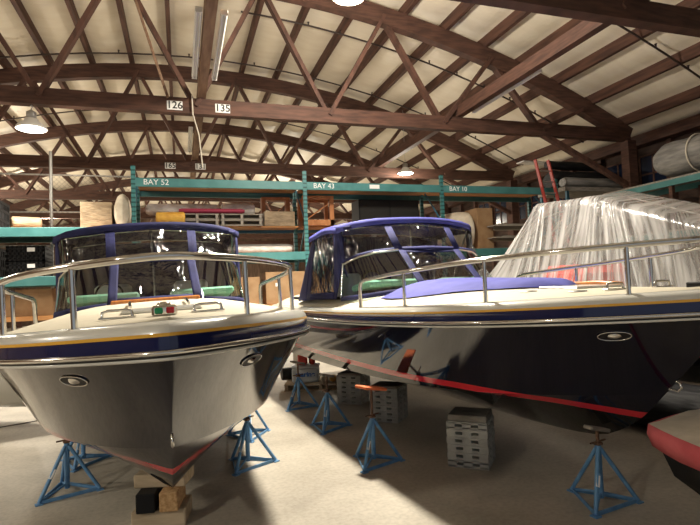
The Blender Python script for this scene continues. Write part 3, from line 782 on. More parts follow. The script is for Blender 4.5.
# wrapped boat at right
def wrapped():
    ang = math.radians(22); a = P(-math.sin(ang), math.cos(ang)); rz = math.atan2(a.y, a.x)
    T = thing('wrapped_boat', 'boat with a red cockpit cover, half seen through the clear plastic sheeting at right', 'boat', P(6.0,5.6,0), rz)
    b = MB(); f = .74; vs_ = [i/8 for i in range(9)] + [1+i/5 for i in range(1,6)]
    for side in (1,-1):
        rows = [[hp(t,v,side)*1.0 for v in vs_] for t in TS]
        rows = [[V((p.x*f,p.y*.9,p.z)) for p in r] for r in rows]
        b.grid(rows if side < 0 else [r[::-1] for r in rows])
    h = b.build('hull', 'navyhull', T); at = h.data.attributes.new('boot','FLOAT','POINT'); at.data.foreach_set('value', [v.co.z-1.02 for v in h.data.vertices])
    d = MB(); d.grid([[V((s*f,max(bs(s)-.02,.005)*yn*.9,zr(s)+.05+.06*(1-yn*yn))) for yn in [k/6 for k in range(-6,7)]] for s in (0.02,.2,.5,1,1.6,2.4,3.4,4.6,6,7.2,8.4)]); d.build('deck', 'cream', T)
    c = MB(); c.box((4.05,.35,2.0), (.95,1.3,.62), None, .15); c.build('cockpit_cover', 'red', T, 'red cover seen through the plastic')
    fr = MB()
    for s in (1.7,3.4,4.5): fr.tube([(s,-1.1,1.7),(s,-.80,3.2),(s,0,3.42 if s > 3 else 3.1),(s,.80,3.2),(s,1.1,1.7)] if s > 3 else [(s,-.85,1.75),(s,-.5,2.45),(s,0,2.75),(s,.5,2.45),(s,.85,1.75)], .018, 8)
    fr.tube([(1.7,0,2.75),(3.4,0,3.42),(4.5,0,3.42)], .018, 8); fr.build('tent_frame', 'galv', T)
    # the sheet
    S = tag(MB().grid(sheet_rows()).build('plastic_sheet', 'film', None), 'clear plastic sheeting tented over the boat at right, hanging in folds', 'plastic sheet')
    S.location = T.location; S.rotation_euler = (0,0,rz)
    me = S.data; uv = me.uv_layers.new(name='UVMap')
    nr, nc = SHN
    for poly in me.polygons:
        for li in poly.loop_indices:
            vi = me.loops[li].vertex_index; j, i = divmod(vi, nc)
            uv.data[li].uv = (j/(nr-1), i/(nc-1))
    return T
SHN = [0,0]
def sheet_rows():
    # every column falls from the ridge over a shoulder line to the gunwale; folds fan out of the frame tops
    rows = []; n = 260; NI = 30
    RID = [(.3,2.25),(.8,2.42),(2.2,3.10),(3.4,3.52),(4.75,3.56)]
    SHO = [(.3,2.1),(.6,2.2),(1.7,2.77),(3.3,3.39),(4.75,3.48)]
    PULL = [(.05,.5),(1.1,1.3),(2.0,2.75),(2.9,3.2),(3.7,3.38),(4.5,4.4),(5.4,4.62),(6.4,4.7)]
    hw = lambda s: .90*bs(min(max(s,.02)/.74,8))+.06
    for j in range(n+1):
        t = j/n
        if t < .42:  f = t/.42; s = .05+5.35*f; y = hw(s); ou = V((0,1,0)); st = interp(PULL, s); sy = min(.86, hw(st)*.72)
        elif t < .58:
            f = (t-.42)/.16; a = math.pi*f; s = 5.4+2.9*math.sin(a)**.7; y = hw(5.4)*math.cos(a); ou = V((math.sin(a),math.cos(a),0)); st = 4.64+.1*math.sin(a); sy = .86*math.cos(a)
        else: f = (t-.58)/.42; s = 5.4-5.35*f; y = -hw(s); ou = V((0,-1,0)); st = interp(PULL, s); sy = -min(.86, hw(st)*.72)
        top = V((st-.02,0,interp(RID,st))); sh = V((st,sy,interp(SHO,st)+(.08*(1-abs(sy)/.86) if .42 <= t < .58 else 0)))
        bot = V((s,y,1.15)); r = []
        for i in range(NI+1):
            f = i/NI
            g = max(0,(f-.25)/.75)
            p = top.lerp(sh, f/.25) if f < .25 else sh.lerp(bot, g)
            amp = .05*min(1,g*2.5)
            w = noise.noise(V((t*70+.6*g,f*.5,2))) + .7*noise.noise(V((t*170,f*.7,5)))
            r.append(p + ou*(amp*w - .05*math.sin(math.pi*g)) + V((0,0,.012*noise.noise(V((t*40,f*9,1))))))
        rows.append(r)
    SHN[0] = len(rows); SHN[1] = NI+1
    return rows
WRAP = wrapped()

# covered tender at lower right
def tender():
    a = P(1,-.12); rz = math.atan2(a.y,a.x)
    a = P(1,-.55); rz = math.atan2(a.y,a.x); T = thing('covered_dinghy', 'small boat under a beige canvas cover with red skirt at lower right', 'boat', P(2.28,4.12), rz)
    bw = lambda s: 1.15*(1-(1-min(s,1.6)/1.6)**3.0)
    Sx = [0,.03,.08,.16,.3,.5,.75,1.05,1.4,1.8,2.3,2.8]
    top = MB(); top.grid([[V((s,bw(s)*yn,.93+.0*s+.10*(1-yn*yn)*min(1,s)+.012*noise.noise(V((s*5,yn*4,1))))) for yn in [k/8 for k in range(-8,9)]] for s in Sx])
    top.build('cover_top', 'tarpbeige', T)
    sk = MB()
    for sd in (1,-1):
        rows = [[V((s+.0, bw(s)*sd, .932)), V((s-.012*(s<.1),(bw(s)+.008)*sd,.86)), V((s+.02,(bw(s)*.985+.012*noise.noise(V((s*6,sd,0))))*sd,0.765-.02*noise.noise(V((s*3,0,0)))))] for s in Sx]
        sk.grid(rows)
    sk.build('cover_skirt', 'tarpred', T, 'red canvas skirt', solid=.008)
    hl = MB()
    for sd in (1,-1):
        hl.grid([[V((s+.05,bw(s)*.96*sd,.80)), V((s*.95+.15,bw(s)*.8*sd,.55)), V((s*.9+.35,bw(s)*.3*sd,.40)), V((s*.9+.35,0,.36))] for s in Sx])
    hl.build('hull', 'blackpl', T)
    cr = MB()
    for s in (.9,2.3): cr.box((s,0,.17), (.12,1.1,.34))
    cr.build('cradle', 'greywood', T)
tender()

# ------------------------------------------------------------------ boat stands
def make_stand():
    T = thing('boat_stand', 'x', 'boat stand', (0,0,0), 0, 'blue tripod boat stands')
    ap = V((0,0,.50)); ft = [V((.33*math.cos(a),.33*math.sin(a),.02)) for a in (math.radians(90),math.radians(210),math.radians(330))]
    for f_ in ft:
        MB().tube([f_, ap + V((f_.x*.06,f_.y*.06,0))], .02, 8).build('leg', 'blueframe', T)
    for i in range(3):
        MB().bar(ft[i], ft[(i+1)%3], .012, .035).build('base_bar', 'blueframe', T)
    for f_ in ft: MB().box((f_.x,f_.y,.006), (.07,.07,.012)).build('foot_plate', 'blueframe', T)
    MB().tube([(0,0,.05),(0,0,.53)], .027, 10).build('centre_tube', 'blueframe', T)
    for f_ in ft: MB().bar((0,0,.10), (f_.x*.9,f_.y*.9,.03), .014, .02).build('strut', 'blueframe', T)
    MB().tube([(0,0,.53),(0,0,.70)], .016, 8).build('screw', 'rust', T)
    n = MB(); n.box((0,0,.545), (.07,.07,.03), None, .01); n.tube([(-.10,0,.56),(.10,0,.565)], .009, 6); n.build('handle_nut', 'rust', T)
    f0 = ft[1]; q = f0.lerp(ap,.5); dd = (ap-f0).normalized()
    MB().bar(q-dd*.05+V((-.012,-.018,0)), q+dd*.05+V((-.012,-.018,0)), .034, .012, (-.5,-.8,.3)).build('sticker', 'label', T)
    pd = MB(); pd.box((0,0,.715), (.26,.10,.035), Matrix.Rotation(.25,3,'Y'), .008); pd.build('pad', 'greywood', T)
    return T
ST0 = make_stand()
def place_stand(i, l, d, rz, h, lab, tilt=None, padm=None):
    o = ST0 if i == 0 else dup(ST0)
    o.location = P(l,d); o.rotation_euler = (0,0,rz); o['label'] = lab
    s = h/.735
    o.scale = (1,1,s) if 0 else (1,1,1)
    for ch in [x for x in bpy.data.objects if x.parent == o]:
        nm = ch.name.split('.')[0]
        if nm == 'screw': ch.location.z = h-.735 if h < .735 else 0; ch.scale.z = 1 if h < .735 else (h-.53-.03)/.17; ch.location.z = (h-.735) if h < .735 else .53*(1-ch.scale.z)
        if nm == 'pad':
            ch.location.z = h-.735
            if tilt is not None: ch.rotation_euler = tilt
            if padm: 
                ch.data = ch.data.copy(); ch.data.materials[0] = M[padm]; ch['label'] = padm
    return o
stands = [
 (-3.14,5.70,.35,.70,'blue boat stand under the left side of the left boat, nearest of that side'),
 (-3.48,6.70,.9,.70,'blue boat stand behind another under the left side of the left boat'),
 (-1.32,6.35,.5,.735,'blue boat stand under the right side of the left boat, nearest of that side'),
 (-1.00,9.30,.2,.80,'farthest blue boat stand between the boats, before the white cooler'),
 (-.42,7.85,.55,.80,'blue boat stand in the middle of the row of three between the boats'),
 (.19,6.25,.35,.90,'blue boat stand with orange pad against the right boat, nearest of the three between boats'),
 (2.24,4.92,.15,.70,'blue boat stand under the bow of the right boat, at lower right'),
 (-1.55,7.6,1.0,.735,'blue boat stand half hidden behind another right of the left boat'),
]
for i, (l,d,rz,h,lab) in enumerate(stands):
    o = place_stand(i, l, d, rz, h, lab, padm='orange' if i == 5 else None)
for ch in [x for x in bpy.data.objects if x.name.startswith('pad') and x.get('label') == 'orange']: ch['label'] = 'orange pad'; ch.scale = (1.3,2.2,1)

# ------------------------------------------------------------------ blocking under the boats
def rzv(l, d): a = P(l,d); return math.atan2(a.y,a.x)
rb = math.atan2(*(P(0,1).yx)) - math.pi/2      # a block facing the camera side
def block(name, m, c, size, rz, lab, grp=None, cat='block'):
    o = MB().box((0,0,size[2]/2), size, None, .008).build(name, m, loc=c); o.rotation_euler = (0,0,rz); return tag(o, lab, cat, grp)
cb = V((-1.66,4.53)); 
block('timber_block', 'blockwood', P(-1.83,4.93,0), (.47,.34,.155), rb+.12, 'pale timber block on the floor under the left bow, bottom of its stack')
block('timber_block', 'blackpl', P(-1.92,4.87,.155), (.165,.34,.17), rb+.1, 'black block on the left in the stack under the left bow')
block('timber_block', 'osb', P(-1.72,4.89,.155), (.16,.34,.17), rb+.1, 'orange strand board block on the right in the stack under the left bow')
block('timber_block', 'blockwood', P(-1.83,5.0,.325), (.47,.30,.12), rb+.02, 'pale timber block on top of the stack, under the keel of the left boat')
def plastic_block_mesh():
    b = MB(); w, d, h = .46, .46, .085
    for z in (.014, h-.014): b.box((0,0,z), (w,d,.028), None, .004)
    for x in (-1,0,1):
        for y in (-1,0,1): b.box((x*(w/2-.05),y*(d/2-.05),h/2), (.10,.10,h-.02))
    return b
pb = None
def plastic_stack(l, d, n, rz, where, topw=True, hz=None):
    global pb
    for k in range(n):
        if pb is None: o = pb = plastic_block_mesh().build('plastic_block', 'greyblock')
        else: o = pb.copy(); C.objects.link(o)
        o.location = P(l,d,k*.0855); o.rotation_euler = (0,0,rz+R.uniform(-.02,.02))
        pos = 'bottom one' if k == 0 else ('topmost' if k == n-1 else ORD[k]+' up')
        tag(o, 'grey slotted block, %s of %s' % (pos, where), 'block', 'grey plastic cribbing blocks')
    z = n*.0855
    if topw: block('timber_block', 'greywood', P(l,d,z), (.44,.42,.10 if hz is None else hz), rz, 'grey wooden block crowning %s' % where)
plastic_stack(1.33,6.15,6,rb-.42,'the nearest block stack under the right boat', True, .07)
plastic_stack(.52,8.25,6,rb-.42,'the middle block stack under the right boat', True, .03)
plastic_stack(-.02,9.55,6,rb-.42,'the farthest block stack under the right boat', True, .03)

# ------------------------------------------------------------------ pallet rack across the back
RY = 12.0
RACK = thing('pallet_rack', 'long teal pallet rack with orange shelf boards, marked BAY 52, BAY 43 and BAY 10', 'rack', (0,RY,0))
UX = [-8.4,-4.65,-.92,2.86,6.5,10.1]
for x in UX:
    top = 4.88 if x > -1.5 else 3.62
    for y in (0,1.2):
        b = MB(); b.box((x,y,top/2), (.09,.075,top)); b.build('upright', 'upright', RACK)
    for k in range(4):
        z0 = .3+k*(top-.4)/4; z1 = z0+(top-.4)/4
        MB().bar((x,0.04,z0 if k%2 else z1), (x,1.16,z1 if k%2 else z0), .03, .03, (1,0,0)).build('lacing', 'teal2', RACK)
texts = {2:'BAY 52',3:'BAY 43',4:'BAY 10'}
for i in range(5):
    xa, xb = UX[i]+.045, UX[i+1]-.045
    lv = [(4.52,1),(2.86,1)] if i >= 2 else [(3.45,1),(2.45,1)]
    if i == 4: lv = [(4.52,1),(2.86,1)]
    if i == 2: lv = [(4.52,1),(2.86,1)]
    for z, _ in lv:
        bm_ = None
        for y in (-.02,1.22):
            o = MB().box(((xa+xb)/2,y,z), (xb-xa,.055,.19), None, .006).build('beam', 'teal', RACK)
            if y < 0: bm_ = o
        MB().box(((xa+xb)/2,.60,z+.055), (xb-xa,1.16,.035)).build('shelf_boards', 'deckboard', RACK)
        if z > 4 and i in texts: text('lettering', texts[i], .17, 'label', bm_, (xa+.42,-.052,z), (math.pi/2,0,0), .003, 1.0, .0)
    if i in (2,3):
        for y in (1.22,): MB().box(((xa+xb)/2,y,3.6), (xb-xa,.05,.14), None, .006).build('blue_beam', 'teal2', RACK, 'dark blue rear beam')
        MB().box(((xa+xb)/2,.9,3.62), (xb-xa,.6,.03)).build('half_shelf', 'deckboard', RACK)
o = MB().box((4.62,RY-.06,4.53), (.26,.006,.10)).build('shelf_tag', 'label'); tag(o, 'blank white card stuck on the teal beam right of BAY 43', 'card')

def roll(name, m, c, ln, r, rz, lab, cat, grp=None, seed=0, flat=.8, sag=0):
    b = MB(); rows = []; n = 22; k_ = 20
    for i in range(n+1):
        f = i/n; x = (f-.5)*ln; rr_ = r*(1+.10*noise.noise(V((x*1.6,seed,0))))*(1 if 0 < i < n else .75)
        rows.append([V((x, rr_*math.cos(2*math.pi*q/k_)*(1+.10*noise.noise(V((x*2,q*.9,seed)))), r*flat + rr_*flat*math.sin(2*math.pi*q/k_)*(1+.07*noise.noise(V((x*2,q*.9,seed+3)))))) for q in range(k_)])
    b.grid(rows, True, True); b.add(rows[0], [tuple(range(k_))[::-1]]); b.add(rows[-1], [tuple(range(k_))])
    o = b.build(name, m, loc=c); o.rotation_euler = (0,0,rz); return tag(o, lab, cat, grp)
def carton(c, size, rz, lab, m='card', cat='box', grp=None, lbl=False):
    T = thing('cardboard_box', lab, cat, c, rz, grp)
    MB().box((0,0,size[2]/2), size, None, .006).build('body', m, T)
    MB().box((0,0,size[2]+.002), (size[0]*.98,.06,.004)).build('tape', 'paper', T)
    if lbl: MB().box((-size[0]*.2,-size[1]/2-.003,size[2]*.6), (.12,.004,.08)).build('label', 'label', T)
    return T
def crate(c, size, rz, lab, grp='black plastic crates', lbl=True):
    T = thing('plastic_crate', lab, 'crate', c, rz, grp); w,d,h = size; t = .02
    b = MB(); b.box((0,0,t/2), (w,d,t))
    for sy in (-1,1):
        for k in range(9): b.box((-w/2+w*(k+.5)/9,sy*(d/2-t/2),h/2), (w/22,t,h))
        for z in (.03,h*.35,h*.68,h-.03): b.box((0,sy*(d/2-t/2),z), (w,t,.05))
    for sx in (-1,1):
        for k in range(7): b.box((sx*(w/2-t/2),-d/2+d*(k+.5)/7,h/2), (t,d/18,h))
        for z in (.03,h*.35,h*.68,h-.03): b.box((sx*(w/2-t/2),0,z), (t,d,.05))
    b.build('body', 'blackpl', T)
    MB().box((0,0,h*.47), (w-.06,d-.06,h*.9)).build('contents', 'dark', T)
    if lbl: MB().box((.1,-d/2-.004,h*.75), (.14,.006,.08)).build('label', 'label', T)
    return T
def wood_pallet(c, size, rz, lab, m='orangewood', grp=None):
    T = thing('wooden_pallet', lab, 'pallet', c, rz, grp); w,d = size
    b = MB()
    for k in range(6): b.box((0,-d/2+.06+(d-.12)*k/5,.125), (w,.1,.02))
    b.build('top_boards', m, T); b = MB()
    for k in range(3): b.box((0,-d/2+.06+(d-.12)*k/2,.01), (w,.1,.02))
    b.build('bottom_boards', m, T)
    for k in range(3): MB().box((-w/2+.05+(w-.1)*k/2,0,.0675), (.06,d,.095)).build('stringer', m, T)
    return T
def wframe(c, w, d, h, rz, lab):
    T = thing('wooden_crate_frame', lab, 'crate', c, rz, 'open wooden crate frames on the rack')
    for sx in (-1,1):
        for sy in (-1,1): MB().box((sx*(w/2-.05),sy*(d/2-.04),h/2), (.10,.08,h)).build('post', 'orangewood', T)
    b = MB(); b.box((0,0,.07), (w,d,.14)); b.build('base', 'orangewood', T)
    for sy in (-1,1):
        MB().box((0,sy*(d/2-.04),h+.04), (w,.08,.08)).build('top_rail', 'orangewood', T)
        MB().bar((-w/2+.1,sy*(d/2-.02),.15),(w/2-.1,sy*(d/2-.02),h-.1),.02,.08,(0,1,0)).build('brace', 'orangewood', T)
    return T
Zt, Zh, Zl = 4.52+.075, 3.637, 2.86+.075         # shelf heights
zH = Zh
# on top of the bay 52 shelf
for k in range(4):
    o = MB().box((0,0,.045), (.82,.9,.02)); 
    for q in (-.35,0,.35): o.box((q,0,.018), (.08,.9,.035))
    ob = o.build('flat_frame', 'greywood', loc=(-.35+.86*k,RY+.62,Zt+.002)); ob.rotation_euler = (0,0,0); tag(ob, 'low grey slatted frame lying on the top shelf, %s from the BAY 52 post' % ORD[k], 'frame', 'slatted frames on the top shelf')
roll('sail_bag', 'offwhite', (-1.20,RY+.62,3.53), .9, .175, math.pi/2+.1, 'cream padded bundle sticking out left of the BAY 52 post', 'bundle', None, 4, 2.2)
roll('rolled_canvas', 'pinkcloth', (.10,RY+.85,3.925), 1.65, .17, .0, 'pale rolled canvas under the BAY 52 shelf, long upper roll', 'canvas', 'rolled canvases under the BAY 52 shelf', 1)
roll('rolled_canvas', 'burg', (.75,RY+.60,3.94), 1.5, .07, .02, 'burgundy strip of canvas lying across the pale rolls under the BAY 52 shelf', 'canvas', None, 2)
roll('rolled_canvas', 'pinkcloth', (1.38,RY+.87,3.925), .78, .19, .0, 'crumpled pale tarp at the right end under the BAY 52 shelf', 'canvas', None, 3)
roll('yellow_fender', 'yellowf', (-.18,RY+.3,3.66), .62, .13, 0, 'yellow cylindrical fender beside the BAY 52 post', 'fender', None, 5, 1)
for x_, w_ in ((.40,'left'),(1.42,'right')):
    for k_, h_ in ((0,'lower'),(1,'upper')):
        wood_pallet((x_,RY+.80,Zh+.142*k_), (.98,.7), 0, '%s grey pallet of the %s pair under the pale canvas rolls' % (h_, w_), 'greywood', 'pallets on the half shelf')
carton((2.35,RY+.75,Zh), (.75,.34,.36), 0, 'flat brown box right of the grey pallets under the BAY 52 shelf', 'paper')
roll('grey_bundle', 'pinkcloth', (.95,RY+.35,2.94), 3.2, .15, 0, 'long white padded board on the lower shelf, above the orange edge', 'bundle', None, 8, .62)
roll('grey_bundle', 'greytarp', (1.5,RY+.9,2.94), 2.4, .20, 0, 'grey rolled bundle behind the white board on the lower shelf', 'bundle', None, 9, .7)
wframe((3.3,RY+.75,zH), .8,.6,.66, 0, 'orange wooden crate frame just right of the BAY 43 post')
wframe((2.33,RY+1.06,3.637), .72,.2,.7, 0, 'orange wooden crate frame just left of the BAY 43 post')
# bay 43 and bay 10 contents
T = thing('black_cabinet', 'black cabinet on the half shelf in the middle of bay 43', 'cabinet', (5.25,RY+.85,zH))
MB().box((0,0,.34), (1.7,.6,.68), None, .01).build('body', 'blackpl', T); MB().box((-.42,-.305,.34), (.8,.02,.6)).build('door', 'dark', T); MB().box((.42,-.305,.34), (.8,.02,.6)).build('door', 'dark', T)
roll('wrapped_bale', 'offwhite', (7.15,RY+.58,Zl), .8, .42, .0, 'beige cloth wrapped bale right of the BAY 10 post', 'bundle', None, 12, 1.25)
carton((7.94,RY+.6,Zl), (.5,.6,1.15), .05, 'tall brown carton beside the beige bale in bay 10')
for k in range(9):
    x0 = 8.3+.05*(k%3); o = MB().box((0,0,.0), (1.9-.15*(k%4),.16+.05*(k%3),.035)).build('lumber_board', ('greywood','blockwood','offwhite')[k%3], loc=(9.0+.1*(k%2),RY+.15+.35*(k%3),Zl+.02+.32*(k//3)+.002*k)); o.rotation_euler = (0,0,.04*((k%4)-1.5))
    tag(o, '%s board in the lumber pile at the right end of the rack, %s tier, %s' % (('grey','pale','off-white')[k%3], ('bottom','middle','top')[k//3], ('front','middle','back')[k%3]), 'board', 'boards at the right end of the rack')
for k in (1,2):
    o = MB().box((9.0,RY+.5,Zl+.32*k-.01), (2.0,1.1,.03)).build('board_shelf', 'greywood'); tag(o, 'thin plank shelf in the right bay, %s one' % ('lower','upper')[k-1], 'shelf')
# lower shelf of bay 52: boxes seen under the teal beam
carton((1.2,RY+.5,1.747), (1.1,.7,.65), 0, 'brown carton with white label under the teal beam, left one', lbl=True)
carton((2.35,RY+.5,1.75), (.95,.7,.75), .03, 'brown carton under the teal beam beside the blue curtain', lbl=True)
def low_table(xa, xb, lab):
    T = thing('low_shelf', lab, 'shelf', ((xa+xb)/2,RY+.52,0))
    MB().box((0,0,1.70), (xb-xa,1.05,.09)).build('board', 'deckboard', T)
    for sx in (-1,1): MB().box((sx*((xb-xa)/2-.08),0,.83), (.1,1.0,1.65)).build('leg', 'greywood', T)
low_table(-.82, 2.78, 'wooden shelf holding the brown cartons between the boats')
# left cage: crates, paper box
cg = 3.45+.075
crate((-3.95,RY+.55,cg), (.95,.8,.62), .05, 'large black crate on the upper left shelf, by the fence')
carton((-1.70,RY+.6,cg), (.62,.7,.60), .02, 'tall paper wrapped brown carton on the upper left shelf by the BAY 52 post', 'paper')
roll('paper_sack', 'paper', (-3.1,RY+.6,cg), .55, .2, .4, 'crumpled brown paper sack beside the black crate', 'sack', None, 15)
for k, (x, z, w, h, lab) in enumerate([(-4.0,2.525,1.1,.62,'wide black crate on the lower left shelf at the frame edge'),
        (-3.0,2.525,.7,.33,'lower of two small stacked black crates with white labels'),(-3.0,2.86,.7,.33,'upper of two small stacked black crates with white labels'),
        (-2.1,2.525,.7,.5,'black crate behind the blue canopy on the lower left shelf')]):
    crate((x,RY+.5,z), (w,.75,h), 0, lab)
carton((-3.75,RY+.5,1.747), (.9,.7,.5), .1, 'open brown carton low at the far left behind the rail')
carton((-2.85,RY+.5,1.747), (.7,.6,.55), -.1, 'second brown carton low at left, right of the open one')
low_table(-4.55, -1.02, 'low wooden shelf at far left under the brown cartons')
# chain link fence over the left bays
FN = thing('chain_link_fence', 'chain link fence panel with galvanised posts standing over the left rack bays', 'fence', (-8.4,RY+1.45,0))
mesh_b = MB(); Wf, z0f, z1f, sp_ = 7.4, 3.3, 4.95, .11
k = -int((z1f-z0f)/sp_)
while k*sp_ < Wf:
    xa = k*sp_
    for dr in (1,-1):
        p0, p1 = (xa, z0f), (xa+(z1f-z0f), z1f)
        if dr < 0: p0, p1 = (xa+(z1f-z0f), z0f), (xa, z1f)
        # clip to the panel
        pts = []
        for t_ in (0,1):
            pts.append([p0[0]+(p1[0]-p0[0])*t_, p0[1]+(p1[1]-p0[1])*t_])
        def clip(a_, b_):
            if a_[0] < 0: f_ = (0-a_[0])/(b_[0]-a_[0]); a_[1] += (b_[1]-a_[1])*f_; a_[0] = 0
            if a_[0] > Wf: f_ = (Wf-a_[0])/(b_[0]-a_[0]); a_[1] += (b_[1]-a_[1])*f_; a_[0] = Wf
        if max(pts[0][0],pts[1][0]) <= 0 or min(pts[0][0],pts[1][0]) >= Wf: continue
        clip(pts[0],pts[1]); clip(pts[1],pts[0])
        mesh_b.tube([(pts[0][0],.004*dr,pts[0][1]),(pts[1][0],.004*dr,pts[1][1])], .0018, 4, False)
    k += 1
mesh_b.build('wire_mesh', 'pipe', FN)
for x in (0,2.8,5.6,7.4): MB().tube([(x,.03,0),(x,.03,5.5 if x == 5.6 else 5.0)], .033, 10).build('post', 'galv', FN)
for z in (3.3,4.08,4.95): MB().tube([(0,.03,z),(Wf,.03,z)], .02, 8).build('rail', 'galv', FN)
# right end: ladder, rolls, right wall rack
LD = thing('step_ladder', 'red railed ladder leaning on the right end of the teal rack', 'ladder', (9.93,RY-.30,0))
a_, b_ = V((0,-.85,0)), V((-.42,.1,5.35)); off = V((.21,.0,0))
for sx in (-1,1): MB().bar(a_+off*sx*1.1, b_+off*sx, .035, .09, (0,-1,0)).build('rail', 'ladred', LD)
for k in range(1,17):
    p = a_.lerp(b_, k/17); MB().tube([p-off*1.05, p+off*1.05], .018, 6).build('rung', 'galv', LD)
zt2 = 4.52+.075
RK2 = thing('storage_rack', 'dark steel rack standing at the right wall beside the pallet rack', 'rack', (11.65,RY+.2,0))
for x in (-1.0,1.1):
    for y in (0,1.1): MB().box((x,y,2.295), (.08,.08,4.59)).build('post', 'teal2', RK2)
for z in (2.9,4.65):
    MB().box((.05,.55,z), (2.3,1.2,.12)).build('shelf', 'greywood', RK2)
roll('rolled_tarp', 'greytarp', (11.75,RY+.36,4.715), 2.2, .2, 0, 'grey crumpled tarp roll on the dark rack below the black rolls', 'tarp', None, 21, .75)
roll('rolled_tarp', 'blacktarp', (11.75,RY+.92,4.715), 2.25, .31, 0, 'black tarp roll behind the grey tarp on the dark rack', 'tarp', None, 22, 1)
roll('rolled_tarp', 'blacktarp', (11.6,RY+.86,5.36), 2.2, .13, .03, 'slim black roll on top of the tarps by the right wall', 'tarp', None, 23, 1)
o = MB().box((11.3,RY+.84,5.62), (2.2,.35,.03)).build('white_board', 'label'); o.rotation_euler = (0,0,.03); tag(o, 'thin white board lying on the slim black roll', 'board')
RK3 = thing('side_rack', 'rack along the right wall carrying a big grey roll', 'rack', (11.5,3,0))
for y in (.2,3.2,6.2,8.0):
    for x in (-.45,.5): MB().box((x,y,2.1), (.09,.09,4.2)).build('post', 'timber', RK3)
for z in (3.0,4.22):
    for x in (-.5,.5): MB().box((x,4.1,z), (.05,8.2,.14)).build('beam', 'teal', RK3)
    MB().box((0,4.1,z+.09), (1.05,8.2,.04)).build('shelf', 'greywood', RK3)
BR = roll('rolled_tarp', 'greytarp', (11.4,7.1,4.435), 5.2, .42, math.pi/2, 'big grey quilted roll strapped on the right wall rack', 'tarp', None, 25, .95)
for xx in (-.9,1.6): MB().tube([V((xx,.45*math.cos(t_),.40+.44*math.sin(t_))) for t_ in [2*math.pi*k/20 for k in range(20)]], .018, 6, closed=True).build('tie_strap', 'rope', BR, 'pale strap')
o = MB().box((12.832,7.4,5.15), (.04,1.9,.7)).build('plywood_panel', 'orangewood'); tag(o, 'brown plywood panel on the right wall above the big grey roll', 'panel')

# floor goods between the boats
gl_ = P(-1.05,11.0)
PAL = wood_pallet(P(-.70,11.15), (1.5,.9), rb, 'pale wooden pallet on the floor between the boats under the cooler', 'blockwood')
CO = thing('ice_chest', 'white ice chest with blue lettering on the pallet between the boats', 'cooler', P(-1.02,11.05,.136), rb)
MB().box((0,0,.15), (.56,.36,.30), None, .03).build('body', 'coolerw', CO); MB().box((0,0,.325), (.58,.38,.055), None, .02).build('lid', 'coolerw', CO)
text('lettering', 'marine', .13, 'inkblue', CO, (0,-.184,.17), (math.pi/2,0,0), .002, 1.1, .006)
for k, (dx, w) in enumerate(((-.06,.20),(.14,.12))):
    J = thing('fuel_can', 'red fuel can on the ice chest, %s of two' % ('left and larger','right and smaller')[k], 'can', P(-1.02+dx,11.05,.49), rb, 'red fuel cans')
    MB().box((0,0,.11), (w,.16,.22), None, .03).build('body', 'red', J); MB().tube([(-w*.3,0,.21),(-w*.2,0,.26),(w*.2,0,.26),(w*.3,0,.21)], .014, 6).build('handle', 'red', J)
    MB().tube([(w*.3,0,.2),(w*.42,0,.27)], .018, 8).build('spout', 'blackpl', J)
roll('duffel_bag', 'blackpl', P(-1.42,11.32,.136), .32, .13, rb+.4, 'black bag beside the red fuel cans', 'bag', None, 31, 1)
for k in range(5):
    o = roll('life_vest', ('offwhite','yellowf','offwhite','yellowf','blockwood')[k], P(-.62+.17*k,11.0+.02*(k%2),.137), .30, .07, rb+math.pi/2, '%s on the pallet right of the ice chest, %s along' % (('pale cloth bundle','yellow bundle','pale cloth bundle','yellow bundle','tan bundle')[k], ORD[k]), 'bundle', 'small bundles beside the ice chest', 40+k)
roll('tarp_bundle', 'blacktarp', P(4.40,6.5), 3.2, .42, math.atan2(*(P(-.39,.92).yx)), 'long black tarp bundle on the floor behind the bow of the right boat', 'tarp', None, 55, .8)
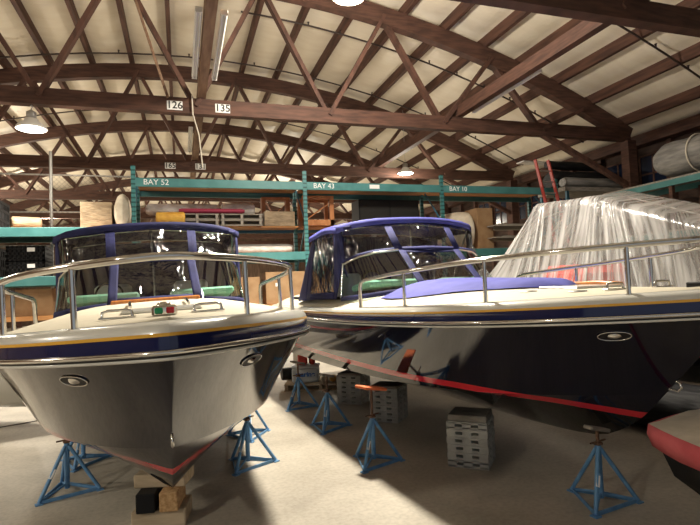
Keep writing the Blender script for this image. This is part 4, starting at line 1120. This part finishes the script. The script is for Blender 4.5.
# white dinghy at the left edge
DG = thing('rowing_dinghy', 'white dinghy on the floor at the left edge behind the left boat', 'boat', P(-4.95,8.5,0), math.atan2(*(P(-1,.12).yx)))
b = MB(); Sx = [0,.1,.25,.5,.9,1.4,2.0,2.6,3.0]
wv = lambda s: .62*(1-(1-min(s,1.4)/1.4)**2.4)
for sd in (1,-1):
    b.grid([[V((s,wv(s)*sd,1.0)), V((s+.05,wv(s)*.95*sd,.78)), V((s+.14,wv(s)*.7*sd,.48)), V((s+.2,0,.36))] for s in Sx])
b.build('hull', 'gelwhite', DG, solid=.02)
b = MB(); b.tube([V((s,wv(s),1.01)) for s in Sx[::-1]]+[V((s,-wv(s),1.01)) for s in Sx[1:]], .03, 8); b.build('gunwale', 'greytarp', DG)
for x_, w_ in ((.9,1.0),(2.0,1.15)): MB().box((x_,0,.82), (.25,w_,.03)).build('thwart', 'blockwood', DG)
for x_ in (1.35,2.5): MB().box((x_,0,.18), (.12,.8,.36)).build('chock', 'greywood', DG)
o = MB().tube([P(-6.2,8.4,.008),P(-5.6,8.9,.008),P(-5.3,9.2,.008),P(-4.7,9.5,.008)], .007, 6).build('dock_line', 'black'); tag(o, 'thin black line lying on the floor left of the left boat', 'rope')

# ------------------------------------------------------------------ camera, world, view
cam = bpy.data.cameras.new('camera'); co = bpy.data.objects.new('camera', cam); C.objects.link(co)
cam.sensor_width = 36; cam.lens = 520/700*36; cam.clip_start = .05; cam.clip_end = 200
pit, rol = math.atan(23.5/520), math.atan(.04)
F0 = P(0,1); F = (F0*math.cos(pit) + V((0,0,math.sin(pit)))).normalized()
X_ = F.cross(V((0,0,1))).normalized(); Y_ = X_.cross(F)
Xr = X_*math.cos(rol) - Y_*math.sin(rol); Yr = Y_*math.cos(rol) + X_*math.sin(rol)
co.matrix_world = Matrix.Translation((0,0,2.1)) @ Matrix((Xr, Yr, -F)).transposed().to_4x4()
sc = bpy.context.scene; sc.camera = co
w = bpy.data.worlds.new('world'); sc.world = w; w.use_nodes = True
w.node_tree.nodes['Background'].inputs['Color'].default_value = (.88,.94,1,1); w.node_tree.nodes['Background'].inputs['Strength'].default_value = .9
sc.view_settings.view_transform = 'Standard'; sc.view_settings.look = 'None'; sc.view_settings.gamma = 1; sc.view_settings.exposure = -1.5
try: sc.view_settings.use_curve_mapping = False
except Exception: pass
sc.cycles.max_bounces = 8; sc.cycles.transparent_max_bounces = 16; sc.cycles.sample_clamp_indirect = 4
